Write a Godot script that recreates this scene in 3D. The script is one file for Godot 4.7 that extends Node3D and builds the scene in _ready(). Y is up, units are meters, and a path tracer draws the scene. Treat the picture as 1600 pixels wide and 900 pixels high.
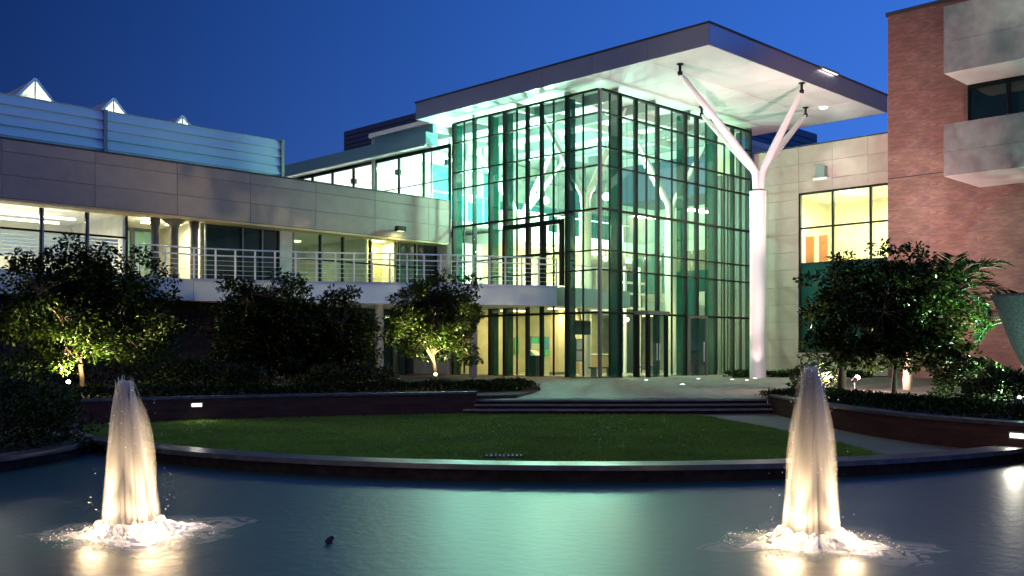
extends Node3D
# A glass atrium at dusk behind a round lawn and a pool with two lit fountains.
# World axes follow the building: +x runs right and back, -z runs left and back; the camera looks along (+x, -z).
const S2 := 1.41421356
var org := {}          # node -> its absolute origin
var used := {}         # top-level names
var unit: BoxMesh
var M := {}
var rng := RandomNumberGenerator.new()

# ---------------------------------------------------------------- basics
func W(x: float, y: float, n: float) -> Vector3:
	return Vector3(x, y, -n)

func P(X: float, D: float, y: float) -> Vector3:   # across, depth as seen from where the photographer stands
	return Vector3((D + X) / S2, y, -(D - X) / S2)

func numbered(called: String) -> String:
	var k: int = used.get(called, 0)
	used[called] = k + 1
	return called if k == 0 else "%s_%03d" % [called, k]

func thing(called: String, label: String, category: String, at: Vector3, group := "", kind := "") -> Node3D:
	var o := Node3D.new()
	o.name = numbered(called)
	add_child(o)
	o.position = at
	org[o] = at
	tag(o, label, category, group, kind)
	return o

func tag(o: Node, label: String, category := "", group := "", kind := "") -> void:
	if label: o.set_meta("label", label)
	if category: o.set_meta("category", category)
	if group: o.set_meta("group", group)
	if kind: o.set_meta("kind", kind)

func hold(parent: Node3D, called: String, at: Vector3) -> Node3D:   # a part made of sub-parts
	var o := Node3D.new()
	o.name = called
	parent.add_child(o, true)
	o.position = at - org[parent]
	org[o] = at
	return o

func put(mesh: Mesh, called: String, mat: Material, parent: Node3D, at := Vector3.ZERO, basis := Basis()) -> MeshInstance3D:
	var o := MeshInstance3D.new()
	o.mesh = mesh
	o.material_override = mat
	if parent == null:
		o.name = numbered(called)
		add_child(o)
		o.transform = Transform3D(basis, at)
	else:
		o.name = called
		parent.add_child(o, true)
		o.transform = Transform3D(basis, at - org[parent])
	org[o] = at
	return o

func box(parent: Node3D, called: String, mat: Material, x0: float, x1: float, y0: float, y1: float, n0: float, n1: float) -> MeshInstance3D:
	return put(unit, called, mat, parent, W((x0 + x1) / 2, (y0 + y1) / 2, (n0 + n1) / 2), Basis.from_scale(Vector3(absf(x1 - x0), absf(y1 - y0), absf(n1 - n0))))

func bar(parent: Node3D, called: String, mat: Material, a: Vector3, b: Vector3, wide: float, high: float) -> MeshInstance3D:
	var d := b - a
	var f := d.normalized()
	var up := Vector3.UP if absf(f.y) < 0.95 else Vector3.RIGHT
	var s := f.cross(up).normalized()
	var u := s.cross(f).normalized()
	return put(unit, called, mat, parent, (a + b) / 2, Basis(s * wide, u * high, -f * d.length()))

class Soup:
	var v := PackedVector3Array()
	var n := PackedVector3Array()
	var c := PackedColorArray()
	var i := PackedInt32Array()
	func quad(a: Vector3, b: Vector3, cc: Vector3, d: Vector3, col := Color.WHITE) -> void:   # a b c d clockwise seen from the front
		var nn := (cc - a).cross(b - a).normalized()
		var k := v.size()
		for q in [a, b, cc, d]:
			v.append(q); n.append(nn); c.append(col)
		for q in [0, 1, 2, 0, 2, 3]: i.append(k + q)
	func tri(a: Vector3, b: Vector3, cc: Vector3, col := Color.WHITE) -> void:
		var nn := (cc - a).cross(b - a).normalized()
		var k := v.size()
		for q in [a, b, cc]:
			v.append(q); n.append(nn); c.append(col)
		for q in [0, 1, 2]: i.append(k + q)
	func tube(pts: Array, radii: Array, sides: int, cap := true, col := Color.WHITE) -> void:
		var rings := []
		var ref := Vector3(0.31, 0.17, 0.93)
		for q in pts.size():
			var f: Vector3 = (pts[mini(q + 1, pts.size() - 1)] - pts[maxi(q - 1, 0)]).normalized()
			if absf(f.dot(ref)) > 0.95: ref = Vector3(0.9, 0.1, 0.2)
			var s := f.cross(ref).normalized()
			var u := s.cross(f).normalized()
			var k := v.size()
			for e in sides:
				var a := TAU * e / sides
				var o := s * cos(a) + u * sin(a)
				v.append(pts[q] + o * radii[q]); n.append(o); c.append(col)
			rings.append(k)
		for q in pts.size() - 1:
			for e in sides:
				var e2 := (e + 1) % sides
				for w in [rings[q] + e, rings[q + 1] + e2, rings[q + 1] + e, rings[q] + e, rings[q] + e2, rings[q + 1] + e2]: i.append(w)
		if cap:
			for q in [0, pts.size() - 1]:
				var k := v.size()
				var f: Vector3 = (pts[1] - pts[0]).normalized() * (-1.0 if q == 0 else 1.0)
				if q != 0: f = (pts[q] - pts[q - 1]).normalized()
				v.append(pts[q]); n.append(f); c.append(col)
				for e in sides:
					v.append(v[rings[q] + e]); n.append(f); c.append(col)
				for e in sides: for w in [k, k + 1 + e, k + 1 + (e + 1) % sides]: i.append(w)
	func lathe(at: Vector3, prof: Array, sides: int, col := Color.WHITE) -> void:   # prof: Vector2(radius, height), from bottom to top
		var k := v.size()
		for q in prof.size():
			var t: Vector2 = (prof[mini(q + 1, prof.size() - 1)] - prof[maxi(q - 1, 0)]).normalized()
			for e in sides:
				var a := TAU * e / sides
				v.append(at + Vector3(cos(a) * prof[q].x, prof[q].y, sin(a) * prof[q].x))
				n.append(Vector3(cos(a) * t.y, -t.x, sin(a) * t.y).normalized()); c.append(col)
		for q in prof.size() - 1:
			for e in sides:
				var e2 := (e + 1) % sides
				for w in [k + q * sides + e, k + (q + 1) * sides + e2, k + (q + 1) * sides + e, k + q * sides + e, k + q * sides + e2, k + (q + 1) * sides + e2]: i.append(w)
	func mesh() -> ArrayMesh:
		var a := []
		a.resize(Mesh.ARRAY_MAX)
		a[Mesh.ARRAY_VERTEX] = v; a[Mesh.ARRAY_NORMAL] = n; a[Mesh.ARRAY_COLOR] = c; a[Mesh.ARRAY_INDEX] = i
		var m := ArrayMesh.new()
		m.add_surface_from_arrays(Mesh.PRIMITIVE_TRIANGLES, a)
		return m

func soup_put(s: Soup, called: String, mat: Material, parent: Node3D) -> MeshInstance3D:   # the soup is in world places; the node gets the parent's origin
	var o := put(s.mesh(), called, mat, parent, Vector3.ZERO)
	return o

func flat(poly: PackedVector2Array, y: float, down := 0.0) -> Soup:   # a level sheet (with a skirt if down > 0) over a plan of (across, depth) points
	var s := Soup.new()
	var t := Geometry2D.triangulate_polygon(poly)
	for k in range(0, t.size(), 3):
		var a := poly[t[k]]; var b := poly[t[k + 1]]; var c := poly[t[k + 2]]
		if (b - a).cross(c - a) < 0:
			s.tri(P(a.x, a.y, y), P(b.x, b.y, y), P(c.x, c.y, y))
		else:
			s.tri(P(a.x, a.y, y), P(c.x, c.y, y), P(b.x, b.y, y))
	if down > 0:
		var ccw := not Geometry2D.is_polygon_clockwise(poly)
		for k in poly.size():
			var a := poly[k]; var b := poly[(k + 1) % poly.size()]
			if not ccw:
				var h := a; a = b; b = h
			s.quad(P(b.x, b.y, y - down), P(b.x, b.y, y), P(a.x, a.y, y), P(a.x, a.y, y - down))
	return s

func spline(pts: Array, per: int) -> PackedVector2Array:
	var out := PackedVector2Array()
	for k in pts.size() - 1:
		var p0: Vector2 = pts[maxi(k - 1, 0)]; var p1: Vector2 = pts[k]; var p2: Vector2 = pts[k + 1]; var p3: Vector2 = pts[mini(k + 2, pts.size() - 1)]
		for j in per: out.append(p1.cubic_interpolate(p2, p0, p3, float(j) / per))
	out.append(pts[-1])
	return out

func shifted(line: PackedVector2Array, by: float) -> PackedVector2Array:
	var out := PackedVector2Array()
	for k in line.size():
		var d := (line[mini(k + 1, line.size() - 1)] - line[maxi(k - 1, 0)]).normalized()
		out.append(line[k] + Vector2(-d.y, d.x) * by)
	return out

func ribbon(line: PackedVector2Array, a: float, b: float) -> PackedVector2Array:   # the strip between two offsets of a line
	var p := shifted(line, a)
	var q := shifted(line, b)
	q.reverse()
	p.append_array(q)
	return p

# ---------------------------------------------------------------- materials
func lin(r: float, g: float, b: float) -> Color:
	return Color(r, g, b).linear_to_srgb()

func noise_tex(seed_: int, freq: float, lo: float, hi: float, size := 512, octaves := 4, as_normal := 0.0) -> NoiseTexture2D:
	var f := FastNoiseLite.new()
	f.seed = seed_
	f.noise_type = FastNoiseLite.TYPE_SIMPLEX_SMOOTH
	f.frequency = freq
	f.fractal_octaves = octaves
	var t := NoiseTexture2D.new()
	t.width = size; t.height = size
	t.seamless = true
	t.noise = f
	if as_normal > 0:
		t.as_normal_map = true
		t.bump_strength = as_normal
	else:
		var g := Gradient.new()
		g.set_color(0, Color(lo, lo, lo)); g.set_color(1, Color(hi, hi, hi))
		t.color_ramp = g
	return t

func mat(r: float, g: float, b: float, rough := 0.7, metal := 0.0, tex: Texture2D = null, per_m := 1.0, bump: Texture2D = null, bump_cm := 0.0) -> StandardMaterial3D:
	var m := StandardMaterial3D.new()
	m.albedo_color = lin(r, g, b)
	m.roughness = rough
	m.metallic = metal
	if tex or bump:
		m.uv1_triplanar = true
		m.uv1_world_triplanar = true
		m.uv1_scale = Vector3.ONE * per_m
		m.albedo_texture = tex
	if bump:
		m.heightmap_enabled = true
		m.heightmap_texture = bump
		m.heightmap_scale = bump_cm
	return m

func glow(r: float, g: float, b: float, e: float) -> StandardMaterial3D:
	var m := StandardMaterial3D.new()
	m.albedo_color = lin(0.8, 0.8, 0.8)
	m.emission_enabled = true
	m.emission = lin(r, g, b)
	m.emission_energy_multiplier = e
	return m

func glass(r: float, g: float, b: float, alpha: float) -> StandardMaterial3D:
	var m := StandardMaterial3D.new()
	m.albedo_color = Color(lin(r, g, b), alpha)
	m.transparency = BaseMaterial3D.TRANSPARENCY_ALPHA
	m.roughness = 0.03
	return m

func leaf_mat(gloss := 0.55) -> StandardMaterial3D:
	var m := StandardMaterial3D.new()
	m.vertex_color_use_as_albedo = true
	m.roughness = gloss
	m.backlight_enabled = true
	m.backlight = lin(0.5, 0.5, 0.3)
	return m

func brick_image() -> ImageTexture:   # far brickwork: tone of each brick and the mortar between, 8 bricks by 16 courses
	var w := 512; var h := 512
	var im := Image.create(w, h, false, Image.FORMAT_RGB8)
	var r := RandomNumberGenerator.new()
	r.seed = 77
	im.fill(Color(0.86, 0.84, 0.82))
	for row in 16:
		for k in 9:
			var x := int((k - (0.5 if row % 2 else 0.0)) * 64)
			var t := r.randf_range(0.82, 1.0)
			var c := Color(t, t * r.randf_range(0.9, 1.0), t * r.randf_range(0.88, 1.04))
			im.fill_rect(Rect2i(x + 3, row * 32 + 3, 58, 26), c)
	return ImageTexture.create_from_image(im)

func lamp_omni(parent: Node3D, at: Vector3, col: Color, e: float, size := 0.1) -> void:
	var l := OmniLight3D.new()
	l.light_color = col
	l.light_energy = e
	l.light_size = size
	l.omni_range = 60.0
	l.omni_attenuation = 2.0
	l.shadow_enabled = true
	l.name = "light"
	parent.add_child(l, true)
	l.position = at - org[parent]

func lamp_spot(parent: Node3D, at: Vector3, to: Vector3, col: Color, e: float, angle: float, size := 0.08, blend := 0.6) -> void:
	var l := SpotLight3D.new()
	l.light_color = col
	l.light_energy = e
	l.light_size = size
	l.spot_range = 60.0
	l.spot_attenuation = 2.0
	l.spot_angle = angle
	l.spot_angle_attenuation = blend
	l.shadow_enabled = true
	l.name = "light"
	parent.add_child(l, true)
	l.position = at - org[parent]
	var f := (to - at).normalized()
	l.basis = Basis.looking_at(f, Vector3.UP if absf(f.y) < 0.95 else Vector3.RIGHT)

func lamp_area(parent: Node3D, at: Vector3, sx: float, sn: float, col: Color, e: float) -> void:   # faces down
	var l := AreaLight3D.new()
	l.light_color = col
	l.light_energy = e
	l.area_size = Vector2(sx, sn)
	l.area_range = 60.0
	l.shadow_enabled = true
	l.name = "light"
	parent.add_child(l, true)
	l.position = at - org[parent]
	l.basis = Basis(Vector3.RIGHT, -PI / 2)

func ceiling_panel(parent: Node3D, x: float, y: float, n: float, sx: float, sn: float, col: Color, e: float, seen: float) -> void:   # a luminous panel under a ceiling and its light
	box(parent, "light_panel", glow_of(col, seen), x - sx / 2, x + sx / 2, y, y + 0.06, n - sn / 2, n + sn / 2)
	lamp_area(parent, W(x, y - 0.02, n), sx, sn, col, e)

func glow_of(col: Color, e: float) -> StandardMaterial3D:
	var key := "glow%s%.2f" % [col.to_html(), e]
	if not M.has(key):
		var m := StandardMaterial3D.new()
		m.albedo_color = Color(0.9, 0.9, 0.9)
		m.emission_enabled = true
		m.emission = col
		m.emission_energy_multiplier = e
		M[key] = m
	return M[key]

func make_materials() -> void:
	var soft := noise_tex(3, 0.006, 0.86, 1.0)
	var fine := noise_tex(5, 0.03, 0.8, 1.0)
	var blotch := noise_tex(9, 0.012, 0.55, 1.0)
	var rough_b := noise_tex(11, 0.05, 0.0, 1.0)
	M.soft = soft; M.fine = fine; M.blotch = blotch; M.rough_b = rough_b
	var stone_t := noise_tex(4, 0.01, 0.93, 1.0)
	M.stone = []
	for k in 4: M.stone.append(mat(0.36 - 0.010 * k, 0.295 - 0.009 * k, 0.265 - 0.008 * k, 0.8, 0, stone_t, 0.23 + 0.05 * k, rough_b, 0.04))
	M.stone_back = mat(0.10, 0.09, 0.08, 0.9)
	M.brick = mat(0.185, 0.105, 0.09, 0.85, 0, brick_image(), 0.62, null, 0)
	M.brick.uv1_scale = Vector3(0.5, 0.78, 0.5)
	M.brick.detail_enabled = true
	M.brick.detail_albedo = noise_tex(21, 0.004, 0.9, 1.0)
	M.brick.detail_blend_mode = BaseMaterial3D.BLEND_MODE_MUL
	M.concrete = mat(0.24, 0.235, 0.23, 0.8, 0, noise_tex(31, 0.010, 0.86, 1.0), 0.4, rough_b, 0.08)
	M.cap = mat(0.03, 0.03, 0.035, 0.5)
	M.white_paint = mat(0.66, 0.64, 0.65, 0.4)
	M.soffit = mat(0.66, 0.66, 0.70, 0.22)
	M.fascia = mat(0.42, 0.44, 0.50, 0.34, 0.75)
	M.frame = mat(0.012, 0.014, 0.014, 0.5, 0.0)
	M.frame_grey = mat(0.20, 0.21, 0.21, 0.4, 0.5)
	M.pane = glass(0.10, 0.60, 0.42, 0.045)
	M.pane_dark = glass(0.02, 0.06, 0.06, 0.6)
	M.pane_teal = glass(0.01, 0.12, 0.12, 0.6)
	M.fin = glass(0.002, 0.055, 0.034, 0.86)
	M.fin.metallic_specular = 0.12
	M.frame.metallic_specular = 0.25
	M.cream = mat(0.72, 0.71, 0.60, 0.8, 0, soft, 0.3)
	M.plaster = mat(0.78, 0.78, 0.75, 0.85)
	M.floor_in = mat(0.50, 0.46, 0.36, 0.25, 0, blotch, 0.4)
	M.tree_white = mat(0.45, 0.47, 0.42, 0.5)
	M.rail = mat(0.72, 0.72, 0.75, 0.35, 0.3)
	M.deck_fascia = mat(0.46, 0.54, 0.58, 0.35, 0.1)
	M.deck_top = mat(0.30, 0.29, 0.28, 0.8, 0, blotch, 0.5)
	M.louvre = mat(0.55, 0.62, 0.68, 0.4, 0.4)
	M.plant_room = mat(0.05, 0.07, 0.13, 0.5, 0.2)
	M.teal_spandrel = mat(0.006, 0.045, 0.042, 0.15)
	M.plaza = mat(0.26, 0.24, 0.21, 0.7, 0, blotch, 0.35, rough_b, 0.1)
	M.step = mat(0.30, 0.29, 0.27, 0.7, 0, blotch, 0.5)
	M.rim = mat(0.10, 0.105, 0.12, 0.35, 0, blotch, 0.6, rough_b, 0.05)
	M.rim_face = mat(0.035, 0.028, 0.028, 0.6, 0, blotch, 0.8)
	M.wall_brick = mat(0.085, 0.050, 0.042, 0.85, 0, brick_image(), 1.0)
	M.wall_brick.uv1_scale = Vector3(0.55, 0.85, 0.55)
	M.wall_brick.metallic_specular = 0.15
	M.rim_face.metallic_specular = 0.15
	M.lawn = mat(0.095, 0.21, 0.013, 0.95, 0, noise_tex(41, 0.02, 0.5, 1.0), 0.6, rough_b, 0.5)
	M.soil = mat(0.045, 0.036, 0.024, 0.95, 0, blotch, 1.2, rough_b, 0.6)
	M.paving = mat(0.21, 0.16, 0.125, 0.8, 0, fine, 2.2, rough_b, 0.1)
	M.ground = mat(0.035, 0.05, 0.025, 0.95, 0, blotch, 0.3)
	M.bark = mat(0.11, 0.075, 0.05, 0.9, 0, fine, 3.0, rough_b, 0.4)
	M.leaf = leaf_mat(0.5)
	M.leaf_gloss = leaf_mat(0.3)
	M.pool_floor = mat(0.03, 0.045, 0.05, 0.8, 0, blotch, 0.5)
	M.dark_metal = mat(0.02, 0.02, 0.02, 0.7, 0.0)
	M.lamp_white = glow(1.0, 0.93, 0.85, 14.0)
	M.lamp_warm = glow(1.0, 0.86, 0.6, 9.0)
	var wm := mat(0.006, 0.060, 0.048, 0.42)
	wm.metallic_specular = 0.7
	wm.uv1_triplanar = true
	wm.uv1_world_triplanar = true
	wm.uv1_scale = Vector3(0.45, 0.45, 0.45)
	wm.normal_enabled = true
	wm.normal_texture = noise_tex(61, 0.02, 0, 1, 512, 4, 6.0)
	wm.normal_scale = 0.16
	wm.clearcoat_enabled = true
	wm.clearcoat = 0.35
	wm.clearcoat_roughness = 0.4
	M.water = wm
	var sp := mat(0.92, 0.92, 0.92, 0.6)
	sp.albedo_color = Color(0.96, 0.96, 0.96, 0.16)
	sp.transparency = BaseMaterial3D.TRANSPARENCY_ALPHA
	sp.backlight_enabled = true
	sp.backlight = Color(1, 1, 1)
	M.spray = sp
	var ve: StandardMaterial3D = sp.duplicate()
	ve.albedo_color = Color(0.96, 0.96, 0.96, 0.055)
	M.veil = ve
	M.froth = mat(0.85, 0.86, 0.86, 0.5)
	var tf: StandardMaterial3D = sp.duplicate()
	tf.albedo_color = Color(0.95, 0.95, 0.95, 0.42)
	M.thin_foam = tf

# ---------------------------------------------------------------- plants
func leaf(s: Soup, at: Vector3, dir: Vector3, nrm: Vector3, length: float, wide: float, col: Color) -> void:
	var side := dir.cross(nrm).normalized() * wide
	var mid := at + dir * length * 0.45 - nrm * wide * 0.25
	var tip := at + dir * length
	var k := s.v.size()
	var n1 := (nrm + side.normalized() * 0.35).normalized()
	var n2 := (nrm - side.normalized() * 0.35).normalized()
	for q in [[at, n1], [mid + side, n1], [tip, n1], [at, n2], [tip, n2], [mid - side, n2]]:
		s.v.append(q[0]); s.n.append(q[1]); s.c.append(col)
	for q in 6: s.i.append(k + q)

func rand_dir(r: RandomNumberGenerator) -> Vector3:
	var z := r.randf_range(-1, 1)
	var a := r.randf_range(0, TAU)
	var q := sqrt(1 - z * z)
	return Vector3(q * cos(a), z, q * sin(a))

func tree(called: String, label: String, base: Vector3, trunk_h: float, centre_y: float, rad: Vector3, tips: int, per_tip: int, size: float, tone: Color, seed_: int, group := "", mat_name := "leaf", low := -1.0) -> Node3D:
	var r := RandomNumberGenerator.new()
	r.seed = seed_
	var t := thing(called, label, "tree", base, group)
	var wood := Soup.new()
	var leaves := Soup.new()
	var tr := 0.035 + trunk_h * 0.03
	var top := Vector3(r.randf_range(-0.1, 0.1), trunk_h, r.randf_range(-0.1, 0.1))
	wood.tube([Vector3(0, -0.15, 0), Vector3(r.randf_range(-0.03, 0.03), trunk_h * 0.35, 0.02), top, Vector3(top.x * 1.5, lerpf(trunk_h, centre_y + rad.y * 0.5, 0.7), top.z)], [tr * 1.35, tr, tr * 0.75, tr * 0.3], 8)
	var limbs := []
	for k in 9:
		var a := TAU * k / 9.0 + r.randf_range(-0.3, 0.3)
		var e := Vector3(cos(a) * rad.x * r.randf_range(0.45, 0.75), centre_y + rad.y * r.randf_range(-0.5, 0.55), sin(a) * rad.z * r.randf_range(0.45, 0.75))
		var st := Vector3(top.x, trunk_h * r.randf_range(0.75, 1.15), top.z)
		var md := st.lerp(e, 0.5) + Vector3(0, 0.12 * rad.y, 0)
		wood.tube([st, md, e], [tr * 0.55, tr * 0.35, tr * 0.14], 6)
		limbs.append(md); limbs.append(e)
	for k in tips:
		var d := rand_dir(r)
		var q := pow(r.randf(), 0.45)
		var p := Vector3(d.x * rad.x, d.y * rad.y, d.z * rad.z) * q
		var lump := 0.86 + 0.26 * sin(d.x * 5.0 + seed_) * cos(d.z * 4.0 + seed_ * 1.7) + 0.16 * sin(d.y * 7.0 + d.x * 3.0)
		p *= lump
		p.y += centre_y
		if low > 0 and p.y < low + r.randf_range(0, 0.3): continue
		var near: Vector3 = limbs[0]
		for l in limbs:
			if l.distance_squared_to(p) < near.distance_squared_to(p): near = l
		wood.tube([near, near.lerp(p, 0.5) + Vector3(0, 0.05, 0), p], [tr * 0.14, tr * 0.1, tr * 0.05], 4, false)
		var spread := 0.13 + size * 1.3 + r.randf() * 0.1
		for j in per_tip:
			var o := rand_dir(r) * spread * pow(r.randf(), 0.5)
			o.y *= 0.55
			var dd := (o.normalized() + rand_dir(r) * 0.6 + Vector3(0, -0.15, 0)).normalized()
			var nn := (Vector3(0, 0.8, 0) + rand_dir(r)).normalized()
			if absf(nn.dot(dd)) > 0.93: nn = (nn + Vector3(0.5, 0.2, -0.4)).normalized()
			var f := r.randf_range(0.6, 1.35)
			leaf(leaves, p + o, dd, nn, size * r.randf_range(0.75, 1.3), size * r.randf_range(0.22, 0.34), Color(tone.r * f * r.randf_range(0.85, 1.2), tone.g * f, tone.b * f))
	var o := put(wood.mesh(), "trunk", M.bark, t, base)
	o.name = "trunk"
	put(leaves.mesh(), "crown", M[mat_name], t, base)
	return t

func shrub(called: String, label: String, category: String, base: Vector3, rad: Vector3, count: int, size: float, tone: Color, seed_: int, group := "") -> Node3D:   # a dense mound of leaves on short stems
	var r := RandomNumberGenerator.new()
	r.seed = seed_
	var t := thing(called, label, category, base, group)
	var wood := Soup.new()
	for k in 7:
		var a := r.randf_range(0, TAU)
		wood.tube([Vector3(cos(a) * 0.05, -0.1, sin(a) * 0.05), Vector3(cos(a) * rad.x * 0.5, rad.y * 0.8, sin(a) * rad.z * 0.5)], [0.02, 0.008], 5, false)
	var s := Soup.new()
	for k in count:
		var d := rand_dir(r)
		if d.y < -0.25: d.y = -d.y
		var q := 0.55 + 0.45 * pow(r.randf(), 0.5)
		var bump := 1.0 + 0.10 * sin(d.x * 9.0 + seed_) * sin(d.z * 8.0) + 0.08 * sin(d.y * 11.0 + d.z * 5.0)
		var p := Vector3(d.x * rad.x, d.y * rad.y, d.z * rad.z) * q * bump
		p.y = maxf(p.y + rad.y * 0.15, 0.02)
		var dd := (d + rand_dir(r) * 0.8).normalized()
		var nn := (d + Vector3(0, 0.6, 0) + rand_dir(r) * 0.7).normalized()
		if absf(nn.dot(dd)) > 0.93: nn = (nn + Vector3(0.5, 0.2, -0.4)).normalized()
		var f := r.randf_range(0.6, 1.35)
		leaf(s, p, dd, nn, size * r.randf_range(0.7, 1.3), size * 0.3, Color(tone.r * f * r.randf_range(0.85, 1.2), tone.g * f, tone.b * f))
	put(wood.mesh(), "stem", M.bark, t, base)
	put(s.mesh(), "foliage", M.leaf, t, base)
	return t

func hedge(called: String, label: String, line: PackedVector2Array, wide: float, y0: float, high: float, count: int, size: float, tone: Color, seed_: int) -> Node3D:   # a low clipped hedge along a plan line
	var r := RandomNumberGenerator.new()
	r.seed = seed_
	var mid := line[line.size() / 2]
	var base := P(mid.x, mid.y, y0)
	var t := thing(called, label, "hedge", base)
	var s := Soup.new()
	for k in count:
		var u := r.randf() * (line.size() - 1)
		var q := int(u)
		var c := line[q].lerp(line[mini(q + 1, line.size() - 1)], u - q)
		var d := (line[mini(q + 1, line.size() - 1)] - line[maxi(q - 1, 0)]).normalized()
		var across := r.randf_range(-1, 1)
		var hh := high * (1.0 - 0.35 * pow(absf(across), 3.0)) * (0.82 + 0.18 * sin(u * 2.1) * sin(u * 0.7 + across * 2.0))
		var yy := hh * (1.0 - pow(r.randf(), 2.5))
		var c2 := c + Vector2(-d.y, d.x) * across * wide / 2 + Vector2(r.randf_range(-0.1, 0.1), r.randf_range(-0.1, 0.1))
		var p := P(c2.x, c2.y, y0 + yy)
		var dd := (Vector3(0, 0.5, 0) + rand_dir(r)).normalized()
		var nn := (Vector3(0, 0.7, 0) + rand_dir(r)).normalized()
		if absf(nn.dot(dd)) > 0.93: nn = (nn + Vector3(0.5, 0.2, -0.4)).normalized()
		var f := r.randf_range(0.6, 1.35)
		leaf(s, p - base, dd, nn, size * r.randf_range(0.7, 1.3), size * 0.3, Color(tone.r * f, tone.g * f, tone.b * f))
	put(s.mesh(), "foliage", M.leaf, t, base)
	return t

func palm(label: String, base: Vector3, trunk_h: float, fronds: int, length: float, seed_: int, tone: Color) -> Node3D:
	var r := RandomNumberGenerator.new()
	r.seed = seed_
	var t := thing("palm", label, "palm", base, "palms in front of the brick wall")
	var wood := Soup.new()
	var pts := []; var rad := []
	for k in 9:
		pts.append(Vector3(sin(k * 0.4) * 0.03, trunk_h * k / 8.0 - 0.1, 0)); rad.append(0.13 + (0.02 if k % 2 else 0.0))
	wood.tube(pts, rad, 9)
	put(wood.mesh(), "trunk", M.bark, t, base)
	for k in fronds:
		var s := Soup.new()
		var a := TAU * k / fronds * 2.4 + r.randf_range(-0.2, 0.2)
		var lift := r.randf_range(0.15, 1.25)
		var dirh := Vector3(cos(a), 0, sin(a))
		var l := length * r.randf_range(0.8, 1.1)
		var prev := Vector3(0, trunk_h - 0.1, 0)
		var spine := [prev]
		var seg := 12
		for j in seg:
			var el: float = lift - 1.5 * pow(float(j + 1) / seg, 1.6)
			prev = prev + (dirh * cos(el) + Vector3.UP * sin(el)) * l / seg
			spine.append(prev)
		var rr := []
		for j in seg + 1: rr.append(lerpf(0.018, 0.004, float(j) / seg))
		s.tube(spine, rr, 4, false, Color(tone.r * 1.1, tone.g, tone.b))
		for j in range(2, seg + 1):
			for h in 3:
				var q: Vector3 = spine[j - 1].lerp(spine[j], h / 3.0)
				var f: Vector3 = (spine[j] - spine[j - 1]).normalized()
				var side := f.cross(Vector3.UP).normalized()
				var u := side.cross(f).normalized()
				var w := sin(PI * (0.12 + 0.88 * (j - 1.0) / seg)) * 0.5 * l / 2.0
				for sd in [-1.0, 1.0]:
					var dd: Vector3 = (side * sd + f * 0.75 + u * 0.25 + rand_dir(r) * 0.1).normalized()
					var fcol := r.randf_range(0.75, 1.25)
					leaf(s, q, dd, (u + rand_dir(r) * 0.25).normalized(), w * r.randf_range(0.85, 1.1) + 0.08, 0.034, Color(tone.r * fcol, tone.g * fcol, tone.b * fcol))
		put(s.mesh(), "frond", M.leaf_gloss, t, base)
	return t

# ---------------------------------------------------------------- the white columns that branch like trees
func branching_column(parent: Node3D, base: Vector3, fork_y: float, tips: Array, radius: float, m: Material, brackets: bool) -> Node3D:
	var c := hold(parent, "branching_column", base)
	var s := Soup.new()
	s.lathe(base, [Vector2(radius * 1.02, -0.1), Vector2(radius * 1.02, 0.02), Vector2(radius, 0.04), Vector2(radius, fork_y * 0.5 - 0.012), Vector2(radius * 0.985, fork_y * 0.5 - 0.006), Vector2(radius * 0.985, fork_y * 0.5 + 0.006), Vector2(radius, fork_y * 0.5 + 0.012), Vector2(radius, fork_y), Vector2(radius * 0.95, fork_y + 0.02), Vector2(0.02, fork_y + 0.03)], 28)
	soup_shift(s, base)
	put(s.mesh(), "shaft", m, c, base)
	var collar := Soup.new()
	collar.lathe(Vector3.ZERO, [Vector2(radius * 0.3, fork_y), Vector2(radius * 0.5, fork_y + 0.02), Vector2(radius * 0.5, fork_y + 0.35), Vector2(radius * 0.42, fork_y + 0.9), Vector2(radius * 0.1, fork_y + 1.0)], 20)
	put(collar.mesh(), "collar", m, c, base)
	for t in tips:
		var a := Vector3(base.x, base.y + fork_y + 0.1, base.z)
		var b: Vector3 = t
		var flatd := Vector3(b.x - a.x, 0, b.z - a.z).normalized() * radius * 0.35
		var q := Soup.new()
		var f := (b - a).normalized()
		var knee := a + flatd * 1.5 + Vector3(0, 0.85, 0)
		q.tube([a + flatd, knee - Vector3(0, 0.12, 0), knee + (b - knee).normalized() * 0.16, knee.lerp(b, 0.4), knee.lerp(b, 0.93), b], [radius * 0.40, radius * 0.44, radius * 0.46, radius * 0.46, radius * 0.30, radius * 0.14], 16)
		soup_shift(q, base)
		put(q.mesh(), "branch", m, c, base)
		if brackets:
			var pin := Soup.new()
			pin.lathe(Vector3.ZERO, [Vector2(0.0, -0.1), Vector2(0.10, -0.08), Vector2(0.11, 0.05), Vector2(0.06, 0.1), Vector2(0.06, 0.33), Vector2(0.15, 0.36), Vector2(0.15, 0.395)], 14)
			put(pin.mesh(), "pin", M.frame, c, b)
	return c

func soup_shift(s: Soup, by: Vector3) -> void:
	for k in s.v.size(): s.v[k] -= by

# ---------------------------------------------------------------- the scene
func _ready() -> void:
	rng.seed = 5
	unit = BoxMesh.new()
	unit.size = Vector3.ONE
	camera_and_sky()
	make_materials()
	landscape()
	atrium()
	left_wing()
	rear_hall()
	balcony()
	stone_wing()
	brick_building()
	lobby_things()
	planting()
	fountains()
	lamps()

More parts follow.
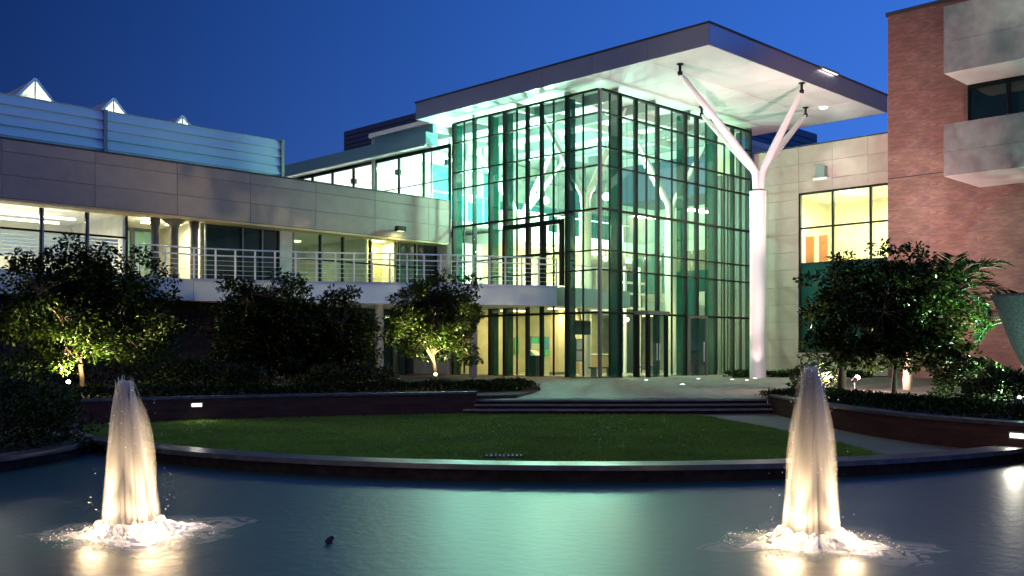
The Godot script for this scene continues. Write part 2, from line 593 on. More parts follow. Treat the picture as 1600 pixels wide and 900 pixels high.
func camera_and_sky() -> void:
	var cam := Camera3D.new()
	cam.name = "camera"
	add_child(cam)
	cam.position = Vector3(0, 1.25, 0)
	cam.rotation = Vector3(0, -PI / 4, 0)
	cam.projection = Camera3D.PROJECTION_FRUSTUM
	cam.near = 0.1
	cam.far = 2000.0
	cam.size = 0.1 * 900.0 / 1557.0
	cam.frustum_offset = Vector2(0, 0.1 * 98.0 / 1557.0)
	cam.current = true
	var env := Environment.new()
	env.background_mode = Environment.BG_SKY
	env.tonemap_mode = Environment.TONE_MAPPER_LINEAR
	env.tonemap_exposure = 1.2
	env.sdfgi_enabled = true
	env.ssao_enabled = true
	env.ssil_enabled = true
	env.volumetric_fog_enabled = true
	env.volumetric_fog_density = 0.0
	var im := Image.create(256, 128, false, Image.FORMAT_RGBF)
	for row in 128:
		var up := PI / 2 - (row + 0.5) / 128.0 * PI
		for col in 256:
			var az := (col + 0.5) / 256.0 * TAU - PI / 2 + PI / 4      # 0 straight ahead, positive to the right: the side where the sun went down
			var s := (1.0 + cos(az - deg_to_rad(75.0))) / 2.0
			var k := smoothstep(0.27, 1.0, s)
			var c := Vector3(0.0006, 0.011, 0.075).lerp(Vector3(0.024, 0.140, 0.68), k)
			var h := clampf(1.0 - up / (PI / 2), 0.0, 1.0)               # 1 at the horizon
			c = c * (0.50 + 0.66 * h * h) + Vector3(0.035, 0.07, 0.06) * pow(h, 5.0) * k + Vector3(0.03, 0.04, 0.07) * pow(h, 12.0)
			im.set_pixel(col, row, Color(c.x, c.y, c.z))
	var sky := Sky.new()
	var pm := PanoramaSkyMaterial.new()
	pm.panorama = ImageTexture.create_from_image(im)
	sky.sky_material = pm
	env.sky = sky
	var we := WorldEnvironment.new()
	we.name = "environment"
	we.environment = env
	add_child(we)
	var sun := DirectionalLight3D.new()          # the last of the afterglow, low behind the photographer
	sun.name = "afterglow"
	sun.light_color = Color(1.0, 0.93, 0.96)
	sun.light_energy = 0.13
	sun.light_angular_distance = 60.0
	sun.shadow_enabled = true
	add_child(sun)
	var from := (P(-16, -24, 17)).normalized()
	sun.basis = Basis.looking_at(-from, Vector3.UP)

# ---------------------------------------------------------------- ground, lawn, pool
var lawn_arc: PackedVector2Array
var left_wall: PackedVector2Array
var right_wall: PackedVector2Array
const LAWN_Y := -0.36
const RIM_Y := -0.27
const WATER_Y := -0.50

func structure(s: Soup, called: String, m: Material, label: String) -> MeshInstance3D:
	var o := put(s.mesh(), called, m, null)
	tag(o, label, "", "", "structure")
	return o

func landscape() -> void:
	# the far edge of the pool bulges towards the camera round the lawn
	lawn_arc = PackedVector2Array()
	for k in 61:
		var a := deg_to_rad(lerpf(-52.0, 74.0, k / 60.0))
		lawn_arc.append(Vector2(1.2 + 10.9 * sin(a), 24.15 - 10.9 * cos(a)))
	left_wall = spline([Vector2(-12.4, 19.6), Vector2(-10.6, 20.9), Vector2(-8.9, 21.9), Vector2(-7.4, 22.9), Vector2(-5.0, 24.1), Vector2(-2.6, 25.0), Vector2(-0.9, 25.6)], 8)
	right_wall = spline([Vector2(6.75, 26.3), Vector2(6.65, 23.4), Vector2(6.68, 20.9), Vector2(6.95, 18.3), Vector2(7.6, 16.4), Vector2(8.9, 14.6), Vector2(11.5, 12.6)], 8)
	# terrain: one great sheet with a bay left open for the sunken lawn and the pool
	var bay2 := PackedVector2Array([Vector2(-400, -60), Vector2(-400, 900), Vector2(500, 900), Vector2(500, -60), Vector2(60, -60), Vector2(20, 8)])
	var r2 := shifted(right_wall, 0.2)
	r2.reverse()
	bay2.append_array(r2)
	bay2.append_array(PackedVector2Array([Vector2(6.6, 27.0), Vector2(-1.2, 27.0)]))
	var l2 := shifted(left_wall, 0.2)
	l2.reverse()
	bay2.append_array(l2)
	bay2.append_array(PackedVector2Array([Vector2(-16, 17), Vector2(-40, 8), Vector2(-60, -60)]))
	structure(flat(bay2, -0.03), "ground", M.ground, "dark planted ground stretching behind and beside the buildings")
	# low ground under the pool and where the photographer stands
	structure(flat(PackedVector2Array([Vector2(-70, -80), Vector2(70, -80), Vector2(70, 40), Vector2(-70, 40)]), -1.0), "pool_floor", M.pool_floor, "dark floor under the pool water")
	# the plaza in front of the glass hall
	structure(flat(PackedVector2Array([Vector2(-1.6, 26.4), Vector2(-0.6, 26.2), Vector2(2.5, 26.05), Vector2(6.3, 26.2), Vector2(7.0, 26.9), Vector2(9.0, 31), Vector2(11.0, 38), Vector2(13.5, 45.6), Vector2(14.2, 52), Vector2(4.0, 60), Vector2(-9, 52), Vector2(-3.6, 44.4), Vector2(-1.6, 40.5), Vector2(0.6, 36), Vector2(0.9, 31.5), Vector2(0.1, 29.2)]), 0.0), "plaza", M.plaza, "pale paved plaza between the steps and the glass hall")
	# lawn, path
	var lw := PackedVector2Array()
	var inner := shifted(lawn_arc, 0.40)
	for q in inner:
		if q.x > -9.6 and q.x < 6.0: lw.append(q)
	lw.append_array(PackedVector2Array([Vector2(5.75, 17.2), Vector2(5.55, 19.5), Vector2(5.2, 22), Vector2(4.7, 24.9), Vector2(4.2, 25.05), Vector2(1.5, 25.15), Vector2(-0.9, 25.2)]))
	var lwall := shifted(left_wall, -0.05)
	lwall.reverse()
	for q in lwall:
		if q.x > -9.6: lw.append(q)
	structure(flat(lw, LAWN_Y), "lawn", M.lawn, "round mown lawn between the pool and the steps")
	grass(lw)
	var base := PackedVector2Array()
	for q in inner: base.append(q)
	base.append_array(PackedVector2Array([Vector2(12.4, 20.5), Vector2(8.0, 27.2), Vector2(-2, 27.2), Vector2(-10, 24), Vector2(-14, 20)]))
	structure(flat(base, LAWN_Y - 0.012), "path", M.paving, "brick paved path beside the lawn")
	# pool rim round the lawn
	var rim := thing("pool_edging", "dark stone rim curving round the lawn at the pool's edge", "pool edging", P(1.2, 13.4, WATER_Y))
	soup_put(flat(ribbon(lawn_arc, -0.06, 0.44), RIM_Y, 0.07), "coping", M.rim, rim).position = -org[rim]
	soup_put(flat(ribbon(lawn_arc, 0.0, 0.38), RIM_Y - 0.072, 0.75), "face", M.rim_face, rim).position = -org[rim]
	# left bank
	var bank := spline([Vector2(-16, 9.0), Vector2(-9.6, 11.8), Vector2(-7.7, 13.7), Vector2(-7.15, 15.2), Vector2(-7.15, 16.6), Vector2(-7.5, 17.6)], 8)
	var lb := thing("pool_edging", "dark stone kerb of the pool below the rounded bush", "pool edging", P(-7.6, 14.2, WATER_Y))
	soup_put(flat(ribbon(bank, -0.03, 0.36), RIM_Y - 0.006, 0.07), "coping", M.rim, lb).position = -org[lb]
	soup_put(flat(ribbon(bank, 0.02, 0.31), RIM_Y - 0.078, 0.75), "face", M.rim_face, lb).position = -org[lb]
	var soil := shifted(bank, 0.3)
	var sp := PackedVector2Array(soil)
	sp.append_array(PackedVector2Array([Vector2(-9.3, 19.4), Vector2(-10.2, 20.6), Vector2(-13.5, 19.0), Vector2(-22, 12)]))
	structure(flat(sp, RIM_Y - 0.04, 0.6), "planting_bed", M.soil, "dark soil under the rounded bush by the pool")
	# water
	var wp := PackedVector2Array([Vector2(-26, 3.0), Vector2(-26, 14), Vector2(-12.5, 18.0), Vector2(-7.4, 17.6)])
	var wa := shifted(lawn_arc, 0.2)
	for q in wa: wp.append(q)
	wp.append_array(PackedVector2Array([Vector2(14.5, 21), Vector2(26, 21), Vector2(26, 3.0)]))
	var ws := flat(wp, WATER_Y)
	structure(ws, "pool_water", M.water, "rippled pool water with the lit hall mirrored in it")
	# near bank, behind the camera's view
	structure(flat(PackedVector2Array([Vector2(-60, -80), Vector2(-60, 3.1), Vector2(60, 3.1), Vector2(60, -80)]), RIM_Y, 0.6), "pavement", M.plaza, "paving on the near side of the pool")
	# planter walls
	var pw := thing("planter_wall", "long dark brick planter wall behind the lawn", "wall", P(-5, 24.1, LAWN_Y))
	soup_put(flat(ribbon(left_wall, 0.0, 0.3), 0.14, 0.55), "brickwork", M.wall_brick, pw).position = -org[pw]
	soup_put(flat(ribbon(left_wall, -0.04, 0.34), 0.20, 0.058), "coping", M.rim, pw).position = -org[pw]
	var pr := thing("planter_wall", "dark brick planter wall beside the brick paved path", "wall", P(6.9, 18.3, LAWN_Y))
	soup_put(flat(ribbon(right_wall, 0.0, 0.3), 0.06, 0.5), "brickwork", M.wall_brick, pr).position = -org[pr]
	soup_put(flat(ribbon(right_wall, -0.04, 0.34), 0.12, 0.058), "coping", M.rim, pr).position = -org[pr]
	# beds behind the walls
	var bl := shifted(left_wall, 0.28)
	bl.append_array(PackedVector2Array([Vector2(0.15, 26.5), Vector2(0.5, 28.5), Vector2(0.9, 31.5), Vector2(0.4, 36), Vector2(-1.6, 40.5), Vector2(-3.6, 44.0), Vector2(-30, 38), Vector2(-26, 20)]))
	structure(flat(bl, 0.08, 0.3), "planting_bed", M.soil, "dark planting bed between the planter wall and the curved balcony")
	var br := shifted(right_wall, 0.28)
	br.reverse()
	br.append_array(PackedVector2Array([Vector2(7.2, 27.6), Vector2(9.0, 31), Vector2(11.0, 38), Vector2(13.4, 45.4), Vector2(22, 45), Vector2(34, 30), Vector2(26, 12)]))
	structure(flat(br, 0.03, 0.3), "planting_bed", M.soil, "dark planting bed between the path and the brick building")
	# steps: three shallow treads between the two planter walls
	var st := thing("steps", "three shallow dark stone steps up from lawn to plaza", "steps", P(2.9, 25.6, LAWN_Y))
	for k in 3:
		var e := 0.38 * (2 - k)
		var line := spline([Vector2(-1.75 - 0.12 * k, 26.35), Vector2(-0.9, 25.95 - 0.2 - 0.0), Vector2(0.6, 25.75), Vector2(2.9, 25.72), Vector2(5.2, 25.85), Vector2(6.7, 26.1)], 6)
		var sh := shifted(line, -e * 0.5)
		var strip := ribbon(sh, 0.0, 0.9 + e * 0.5)
		var y := LAWN_Y + 0.12 * (k + 1)
		soup_put(flat(strip, y - 0.004 * k - (0.004 if k == 2 else 0.0), 0.045), "tread", M.step, st).position = -org[st]
		soup_put(flat(ribbon(sh, 0.03, 0.88 + e * 0.5), y - 0.05 - 0.004 * k, 0.085), "riser", M.rim_face, st).position = -org[st]
	# drain cover in the lawn by the rim
	var gr := thing("drain_cover", "dark slotted drain cover lying in the lawn by the pool rim", "drain cover", P(-0.12, 15.0, LAWN_Y))
	for k in 9:
		var x := -0.12 - 0.26 + 0.065 * k
		bar(gr, "slat", M.dark_metal, P(x, 14.88, LAWN_Y + 0.028), P(x, 15.14, LAWN_Y + 0.028), 0.035, 0.02)
	for k in 2:
		bar(gr, "frame_bar", M.dark_metal, P(-0.42, 14.86 + 0.3 * k, LAWN_Y + 0.024), P(0.18, 14.86 + 0.3 * k, LAWN_Y + 0.024), 0.04, 0.03)

func grass(poly: PackedVector2Array) -> void:
	var r := RandomNumberGenerator.new()
	r.seed = 12
	var s := Soup.new()
	for k in 6:
		var a := r.randf_range(0, TAU)
		var o := Vector3(r.randf_range(-0.03, 0.03), 0, r.randf_range(-0.03, 0.03))
		var d := Vector3(cos(a), 0, sin(a))
		var h := r.randf_range(0.025, 0.045)
		s.tri(o - d * 0.004, o + d * 0.004, o + Vector3(r.randf_range(-0.015, 0.015), h, r.randf_range(-0.015, 0.015)))
	var lo := Vector2(1e9, 1e9); var hi := -lo
	for q in poly:
		lo = lo.min(q); hi = hi.max(q)
	var spots := []
	while spots.size() < 42000:
		var q := Vector2(r.randf_range(lo.x, hi.x), lo.y + (hi.y - lo.y) * pow(r.randf(), 1.4))
		if Geometry2D.is_point_in_polygon(q, poly): spots.append(q)
	var mm := MultiMesh.new()
	mm.transform_format = MultiMesh.TRANSFORM_3D
	mm.use_colors = true
	mm.mesh = s.mesh()
	mm.instance_count = spots.size()
	var f := FastNoiseLite.new()
	f.seed = 4
	f.frequency = 0.5
	for k in spots.size():
		var q: Vector2 = spots[k]
		mm.set_instance_transform(k, Transform3D(Basis(Vector3.UP, r.randf_range(0, TAU)).scaled(Vector3.ONE * r.randf_range(0.8, 1.3)), P(q.x, q.y, LAWN_Y)))
		var t := r.randf_range(0.7, 1.3) * (1.0 + 0.35 * f.get_noise_2d(q.x, q.y))
		mm.set_instance_color(k, Color(0.11 * t * r.randf_range(0.8, 1.4), 0.24 * t, 0.014 * t))
	var o := MultiMeshInstance3D.new()
	o.name = "grass"
	o.multimesh = mm
	o.material_override = M.leaf
	add_child(o)
	tag(o, "short mown green grass blades of the round lawn", "grass", "", "stuff")

# ---------------------------------------------------------------- the glass hall
const AX := 34.85      # plane of its left glass face
const AN := 29.2       # plane of its right glass face
const LEVELS := [0.0, 3.0, 4.95, 5.85, 7.72, 9.7, 10.55, 12.1, 13.15]

func atrium() -> void:
	var t := thing("glass_hall", "tall glass entrance hall with dark mullions under a flat overhanging canopy", "building", W(AX, 0, AN))
	# structure inside
	box(t, "floor", M.floor_in, AX + 0.02, 47.6, -0.3, 0.012, AN, 46)
	box(t, "floor", M.floor_in, 47.6, 56, -0.3, 0.012, 32.1, 46)
	box(t, "back_wall", M.cream, AX, 56.3, 0.012, 13.4, 46, 46.3)
	box(t, "end_wall", M.cream, 56, 56.3, 0.012, 13.4, 31.9, 46)
	box(t, "front_wall", M.cream, 47.72, 56, 0.012, 13.4, 31.6, 31.9)
	box(t, "left_wall", M.cream, AX - 0.2, AX, 0.012, 7.0, 39.45, 46)
	box(t, "roof", M.plaster, AX - 0.2, 49.66, 13.46, 13.7, 40.82, 46.3)
	box(t, "roof", M.plaster, 49.72, 56.3, 13.41, 13.7, 31.6, 46.3)
	box(t, "upper_wall", mat(0.16, 0.30, 0.34, 0.4, 0.3), AX, AX + 0.2, 12.96, 13.45, 40.85, 46.3)
	# upper floors
	box(t, "floor_slab", mat(0.35, 0.42, 0.40, 0.6), AX + 0.25, 40.1, 3.4, 4.27, 31.6, 46)
	box(t, "floor_slab", M.plaster, 40.1, 56, 3.5, 4.25, 37.5, 46)
	box(t, "floor_slab", M.plaster, 38.0, 56, 7.15, 7.75, 37.5, 46)
	box(t, "wall", M.cream, 36.0, 47.0, 4.27, 7.15, 40.5, 40.7)
	box(t, "wall", mat(0.5, 0.45, 0.28, 0.8, 0, M.soft, 0.3), 35.2, 46.5, 0.012, 3.4, 39.0, 39.2)
	for k in 12:
		box(t, "inner_mullion", M.frame_grey, 36.0 + 1.3 * k, 36.08 + 1.3 * k, 7.76, 13.4, 42.3, 42.42)
		box(t, "inner_pane", M.pane_teal, 36.1 + 1.3 * k, 37.28 + 1.3 * k, 7.8, 10.1 if k % 3 else 11.6, 42.34, 42.37)
	for y in [10.15, 11.65]: box(t, "inner_transom", M.frame_grey, 36.0, 52.0, y - 0.04, y + 0.04, 42.28, 42.44)
	for k in 5: box(t, "ceiling_beam", M.frame_grey, 36.2 + 2.9 * k, 36.42 + 2.9 * k, 12.95, 13.44, 29.4, 42.2)
	for k in 4: box(t, "ceiling_beam", M.tree_white, AX + 0.2, 49.5, 13.1, 13.443, 31.4 + 3.2 * k, 31.58 + 3.2 * k)
	for k in 5: box(t, "side_panel", M.teal_spandrel, 47.78, 47.84, 4.6 + 0.02, 7.0, 32.2 + 1.1 * k, 33.1 + 1.1 * k)
	for k in 4: box(t, "side_panel", M.teal_spandrel, 53.0, 53.1, 0.3, 3.2 + 4.2 * (k % 2), 32.6 + 1.3 * k, 33.7 + 1.3 * k)
	for k in 9: bar(t, "rail_post", M.rail, W(38.2 + 1.1 * k, 7.75, 37.6), W(38.2 + 1.1 * k, 8.75, 37.6), 0.05, 0.05)
	bar(t, "hand_rail", M.rail, W(38.0, 8.77, 37.6), W(47.6, 8.77, 37.6), 0.07, 0.07)
	bar(t, "hand_rail", M.rail, W(35.2, 5.35, 31.7), W(40.0, 5.35, 31.7), 0.06, 0.06)
	for k in 5: bar(t, "rail_post", M.rail, W(35.4 + 1.1 * k, 4.27, 31.7), W(35.4 + 1.1 * k, 5.33, 31.7), 0.05, 0.05)
	# lift tower with its white guide rails
	var lift := hold(t, "lift_tower", W(44.4, 0, 34.6))
	box(lift, "shaft", mat(0.02, 0.025, 0.03, 0.3), 43.6, 45.0, 0.012, 5.6, 34.6, 35.8)
	bar(lift, "guide_rail", M.white_paint, W(43.2, 0.012, 34.4), W(43.2, 5.9, 34.4), 0.12, 0.12)
	bar(lift, "guide_rail", M.white_paint, W(44.5, 0.012, 34.4), W(44.5, 5.9, 34.4), 0.1, 0.1)
	for y in [3.6, 4.4, 5.0]: bar(lift, "cross_bar", M.white_paint, W(42.9, y, 34.3), W(45.0, y, 34.3), 0.1, 0.12)
	# white columns that fork towards the ceiling
	branching_column(t, W(39.4, 0, 34.0), 8.4, [W(36.6, 13.3, 34.6), W(42.4, 13.3, 33.6), W(39.0, 13.3, 31.0), W(40.0, 13.3, 36.8)], 0.32, M.tree_white, false)
	branching_column(t, W(41.6, 0, 40.9), 8.2, [W(37.6, 13.3, 41.2), W(45.2, 13.3, 40.2), W(41.0, 13.3, 37.2), W(42.2, 13.3, 44.4)], 0.32, M.tree_white, false)
	branching_column(t, W(46.3, 0, 33.6), 8.6, [W(43.4, 13.3, 34.0), W(49.2, 13.3, 33.2), W(46.0, 13.3, 30.4), W(46.6, 13.3, 36.4)], 0.32, M.tree_white, false)
	branching_column(t, W(40.3, 0, 24.35), 8.55, [W(35.0, 13.05, 24.9), W(41.4, 13.05, 22.75), W(45.7, 13.05, 24.9), W(41.9, 13.05, 28.5)], 0.37, M.white_paint, true)
	# facade
	var ns := [29.2, 31.2, 32.85, 33.8, 35.35, 36.4, 37.6, 39.15]
	var xs := [34.85, 36.3, 37.5, 39.2, 41.5, 42.5, 44.2, 45.8, 47.5]
	for k in ns.size():
		var heavy: bool = k in [1, 4, 5, 7]
		var w := 0.12 if heavy else 0.07
		if k == 0: continue
		box(t, "mullion", M.frame, AX - 0.10, AX + 0.16, 0.0, 13.15, ns[k] - w / 2, ns[k] + w / 2)
		if heavy: box(t, "glass_fin", M.fin, AX + 0.17, AX + 0.56, 0.02, 13.1, ns[k] - 0.03, ns[k] + 0.03)
	for k in xs.size():
		if k == 0: continue
		var heavy: bool = k in [1, 4, 5, 8]
		var w := 0.10 if heavy else 0.06
		box(t, "mullion", M.frame, xs[k] - w / 2, xs[k] + w / 2, 0.0, 13.15, AN - 0.10, AN + 0.16)
		if k in [1, 4, 6]: box(t, "glass_fin", M.fin, xs[k] - 0.03, xs[k] + 0.03, 0.02, 13.1, AN + 0.17, AN + 0.52)
	for n in [30.2, 32.05, 34.5, 38.35]: box(t, "thin_mullion", M.frame, AX - 0.05, AX + 0.05, 0.06, 13.1, n - 0.02, n + 0.02)
	for x in [35.55, 38.3, 40.35, 43.3, 45.0, 46.6]: box(t, "thin_mullion", M.frame, x - 0.02, x + 0.02, 0.06, 13.1, AN - 0.05, AN + 0.05)
	box(t, "corner_post", M.frame_grey, AX - 0.07, AX + 0.07, 0.0, 13.15, AN - 0.07, AN + 0.07)
	for y in LEVELS:
		var h := 0.10 if y in [3.0, 7.72, 13.15] else 0.06
		var y0 := maxf(y - h / 2, 0.004)
		box(t, "transom", M.frame, AX - 0.085, AX + 0.085, y0, y + h / 2, AN + 0.075, 39.15)
		box(t, "transom", M.frame, AX + 0.075, 47.5, y0, y + h / 2, AN - 0.085, AN + 0.085)
	for j in LEVELS.size() - 1:
		for k in ns.size() - 1:
			box(t, "pane", M.pane, AX - 0.012, AX + 0.012, LEVELS[j] + 0.03, LEVELS[j + 1] - 0.03, ns[k] + 0.05, ns[k + 1] - 0.05)
		for k in xs.size() - 1:
			box(t, "pane", M.pane, xs[k] + 0.05, xs[k + 1] - 0.05, LEVELS[j] + 0.03, LEVELS[j + 1] - 0.03, AN - 0.012, AN + 0.012)
	# doors: a set out to the balcony, a vestibule and a pair on the plaza side
	var d0 := hold(t, "door_frame", W(AX - 0.2, 4.3, 33.0))
	for n in [31.35, 32.5, 33.5, 35.15]: box(d0, "post", M.frame, AX - 0.30, AX - 0.11, 4.3, 7.2, n - 0.09, n + 0.09)
	box(d0, "head", M.frame, AX - 0.30, AX - 0.11, 7.2, 7.42, 31.26, 35.24)
	box(d0, "rail", M.frame, AX - 0.27, AX - 0.13, 5.78, 5.9, 31.5, 35.0)
	var d1 := hold(t, "vestibule", W(38.0, 0, AN - 0.6))
	for x in [37.35, 38.75]:
		box(d1, "post", M.frame, x - 0.08, x + 0.08, 0.0, 2.95, AN - 0.9, AN - 0.74)
		box(d1, "post", M.frame, x - 0.08, x + 0.08, 0.0, 2.95, AN - 0.28, AN - 0.12)
	box(d1, "head", M.frame_grey, 37.2, 38.9, 2.96, 3.12, AN - 0.95, AN - 0.12)
	for k in 2:
		var x0 := 37.45 + 0.62 * k
		box(d1, "door_leaf", M.pane, x0, x0 + 0.58, 0.05, 2.9, AN - 0.83, AN - 0.81)
		bar(d1, "handle", M.rail, W(x0 + (0.5 if k == 0 else 0.08), 0.8, AN - 0.9), W(x0 + (0.5 if k == 0 else 0.08), 1.6, AN - 0.9), 0.04, 0.04)
	var d2 := hold(t, "door", W(42.0, 0, AN - 0.2))
	for x in [41.55, 43.05]: box(d2, "post", M.frame_grey, x - 0.06, x + 0.06, 0.0, 2.9, AN - 0.26, AN - 0.12)
	box(d2, "head", M.frame_grey, 41.49, 43.11, 2.9, 3.02, AN - 0.26, AN - 0.12)
	box(d2, "leaf", M.pane_dark, 41.62, 42.98, 0.03, 2.88, AN - 0.20, AN - 0.18)
	bar(d2, "handle", M.rail, W(42.8, 0.7, AN - 0.24), W(42.8, 1.7, AN - 0.24), 0.04, 0.04)
	# stone end wall seen through the glass
	box(t, "end_pier", mat(0.55, 0.56, 0.34, 0.7), 47.55, 47.75, 0.0, 13.3, AN + 0.2, 31.55)
	for k in 6: box(t, "dark_batten", mat(0.05, 0.055, 0.05, 0.6), 47.40, 47.548, 0.02, 11.0 + (2.2 if k < 2 else 0.0), AN + 0.22 + 0.39 * k, AN + 0.46 + 0.39 * k - 0.03 * (k % 2))
	# canopy
	var x0 := 33.6; var x1 := 49.7; var n0 := 22.5; var n1 := 40.8
	var c := hold(t, "canopy_roof", W(x0, 13.45, n0))
	for a in 5:
		for b in 6:
			var xa := lerpf(x0 + 0.06, x1 - 0.06, a / 5.0); var xb := lerpf(x0 + 0.06, x1 - 0.06, (a + 1) / 5.0)
			var na := lerpf(n0 + 0.06, n1 - 0.06, b / 6.0); var nb := lerpf(n0 + 0.06, n1 - 0.06, (b + 1) / 6.0)
			box(c, "soffit_panel", M.soffit, xa + 0.012, xb - 0.012, 13.45, 13.5, na + 0.012, nb - 0.012)
	box(c, "core", M.white_paint, x0 + 0.05, x1 - 0.05, 13.502, 14.3, n0 + 0.05, n1 - 0.05)
	for k in 6:
		var a := lerpf(n0, n1, k / 6.0); var b := lerpf(n0, n1, (k + 1) / 6.0)
		box(c, "fascia_panel", M.fascia, x0, x0 + 0.045, 13.44, 14.30, a + 0.008, b - 0.008)
		box(c, "fascia_panel", M.fascia, x1 - 0.045, x1, 13.44, 14.30, a + 0.008, b - 0.008)
	for k in 5:
		var a := lerpf(x0 + 0.05, x1 - 0.05, k / 5.0); var b := lerpf(x0 + 0.05, x1 - 0.05, (k + 1) / 5.0)
		box(c, "fascia_panel", M.fascia, a + 0.008, b - 0.008, 13.44, 14.30, n0, n0 + 0.045)
		box(c, "fascia_panel", M.fascia, a + 0.008, b - 0.008, 13.44, 14.30, n1 - 0.045, n1)
	box(c, "cap", M.cap, x0 - 0.04, x1 + 0.04, 14.302, 14.38, n0 - 0.04, n1 + 0.04)
	# inside lamps, each with its own light; the green globes and pendants are added
	var green := lin(0.42, 1.0, 0.72)
	for q in [W(37.8, 9.8, 35.8), W(41.5, 9.8, 38.8), W(42.8, 9.8, 35.4), W(38.0, 9.8, 41.2)]:
		bulb(t, q, green, 66.0, 0.22)  # added globes that stand in for the hall's unseen lamps
	bulb(t, W(36.2, 7.8, 37.2), lin(0.7, 1.0, 0.85), 4.0, 0.10)
	var yel := lin(1.0, 0.88, 0.38)
	for q in [[37.6, 3.33, 34.0], [37.6, 3.33, 37.4], [43.5, 3.42, 38.3]]:
		ceiling_panel(t, q[0], q[1], q[2], 1.6, 0.5, yel, 12.0, 3.0)
	for q in [[41.0, 7.06, 38.6], [45.5, 7.06, 38.8]]:
		ceiling_panel(t, q[0], q[1], q[2], 1.8, 0.5, lin(0.86, 1.0, 0.42), 18.0, 3.0)
	ceiling_panel(t, 37.2, 12.2, 43.6, 2.4, 1.6, lin(0.80, 1.0, 0.90), 60.0, 2.5)
	ceiling_panel(t, 51.0, 7.06, 38.6, 1.6, 0.5, lin(0.8, 1.0, 0.7), 20.0, 3.0)
	ceiling_panel(t, 50.5, 3.42, 38.6, 1.6, 0.5, yel, 10.0, 3.0)
	for q in [[38.6, 6.5, 35.6], [43.2, 6.5, 35.8], [37.0, 6.4, 32.6]]:  # added pendants, put in to bring yellow light to the upper level
		bar(t, "added_pendant_rod", M.frame, W(q[0], q[1], q[2]), W(q[0], 13.45, q[2]), 0.02, 0.02)
		bulb(t, W(q[0], q[1] - 0.1, q[2]), lin(1.0, 0.95, 0.36), 7.0, 0.13)
	for q in [[45.2, 3.0, 31.6], [41.6, 3.0, 33.0]]:  # two more added pendants, for yellow light at ground level
		bar(t, "added_pendant_rod", M.frame, W(q[0], q[1], q[2]), W(q[0], 13.45, q[2]), 0.02, 0.02)
		bulb(t, W(q[0], q[1] - 0.1, q[2]), lin(1.0, 0.92, 0.38), 5.0, 0.12)
	# green exit sign box
	box(t, "exit_sign", glow_of(lin(0.05, 1.0, 0.25), 1.6), 47.0, 47.5, 6.5, 6.85, 37.3, 37.4)

func bulb(parent: Node3D, at: Vector3, col: Color, e: float, size: float) -> void:   # a glowing globe with its light inside
	var s := SphereMesh.new()
	s.radius = size; s.height = size * 2; s.radial_segments = 16; s.rings = 8
	put(s, "lamp_globe", glow_of(col, 6.0), parent, at)
	lamp_omni(parent, at, col, e, size)

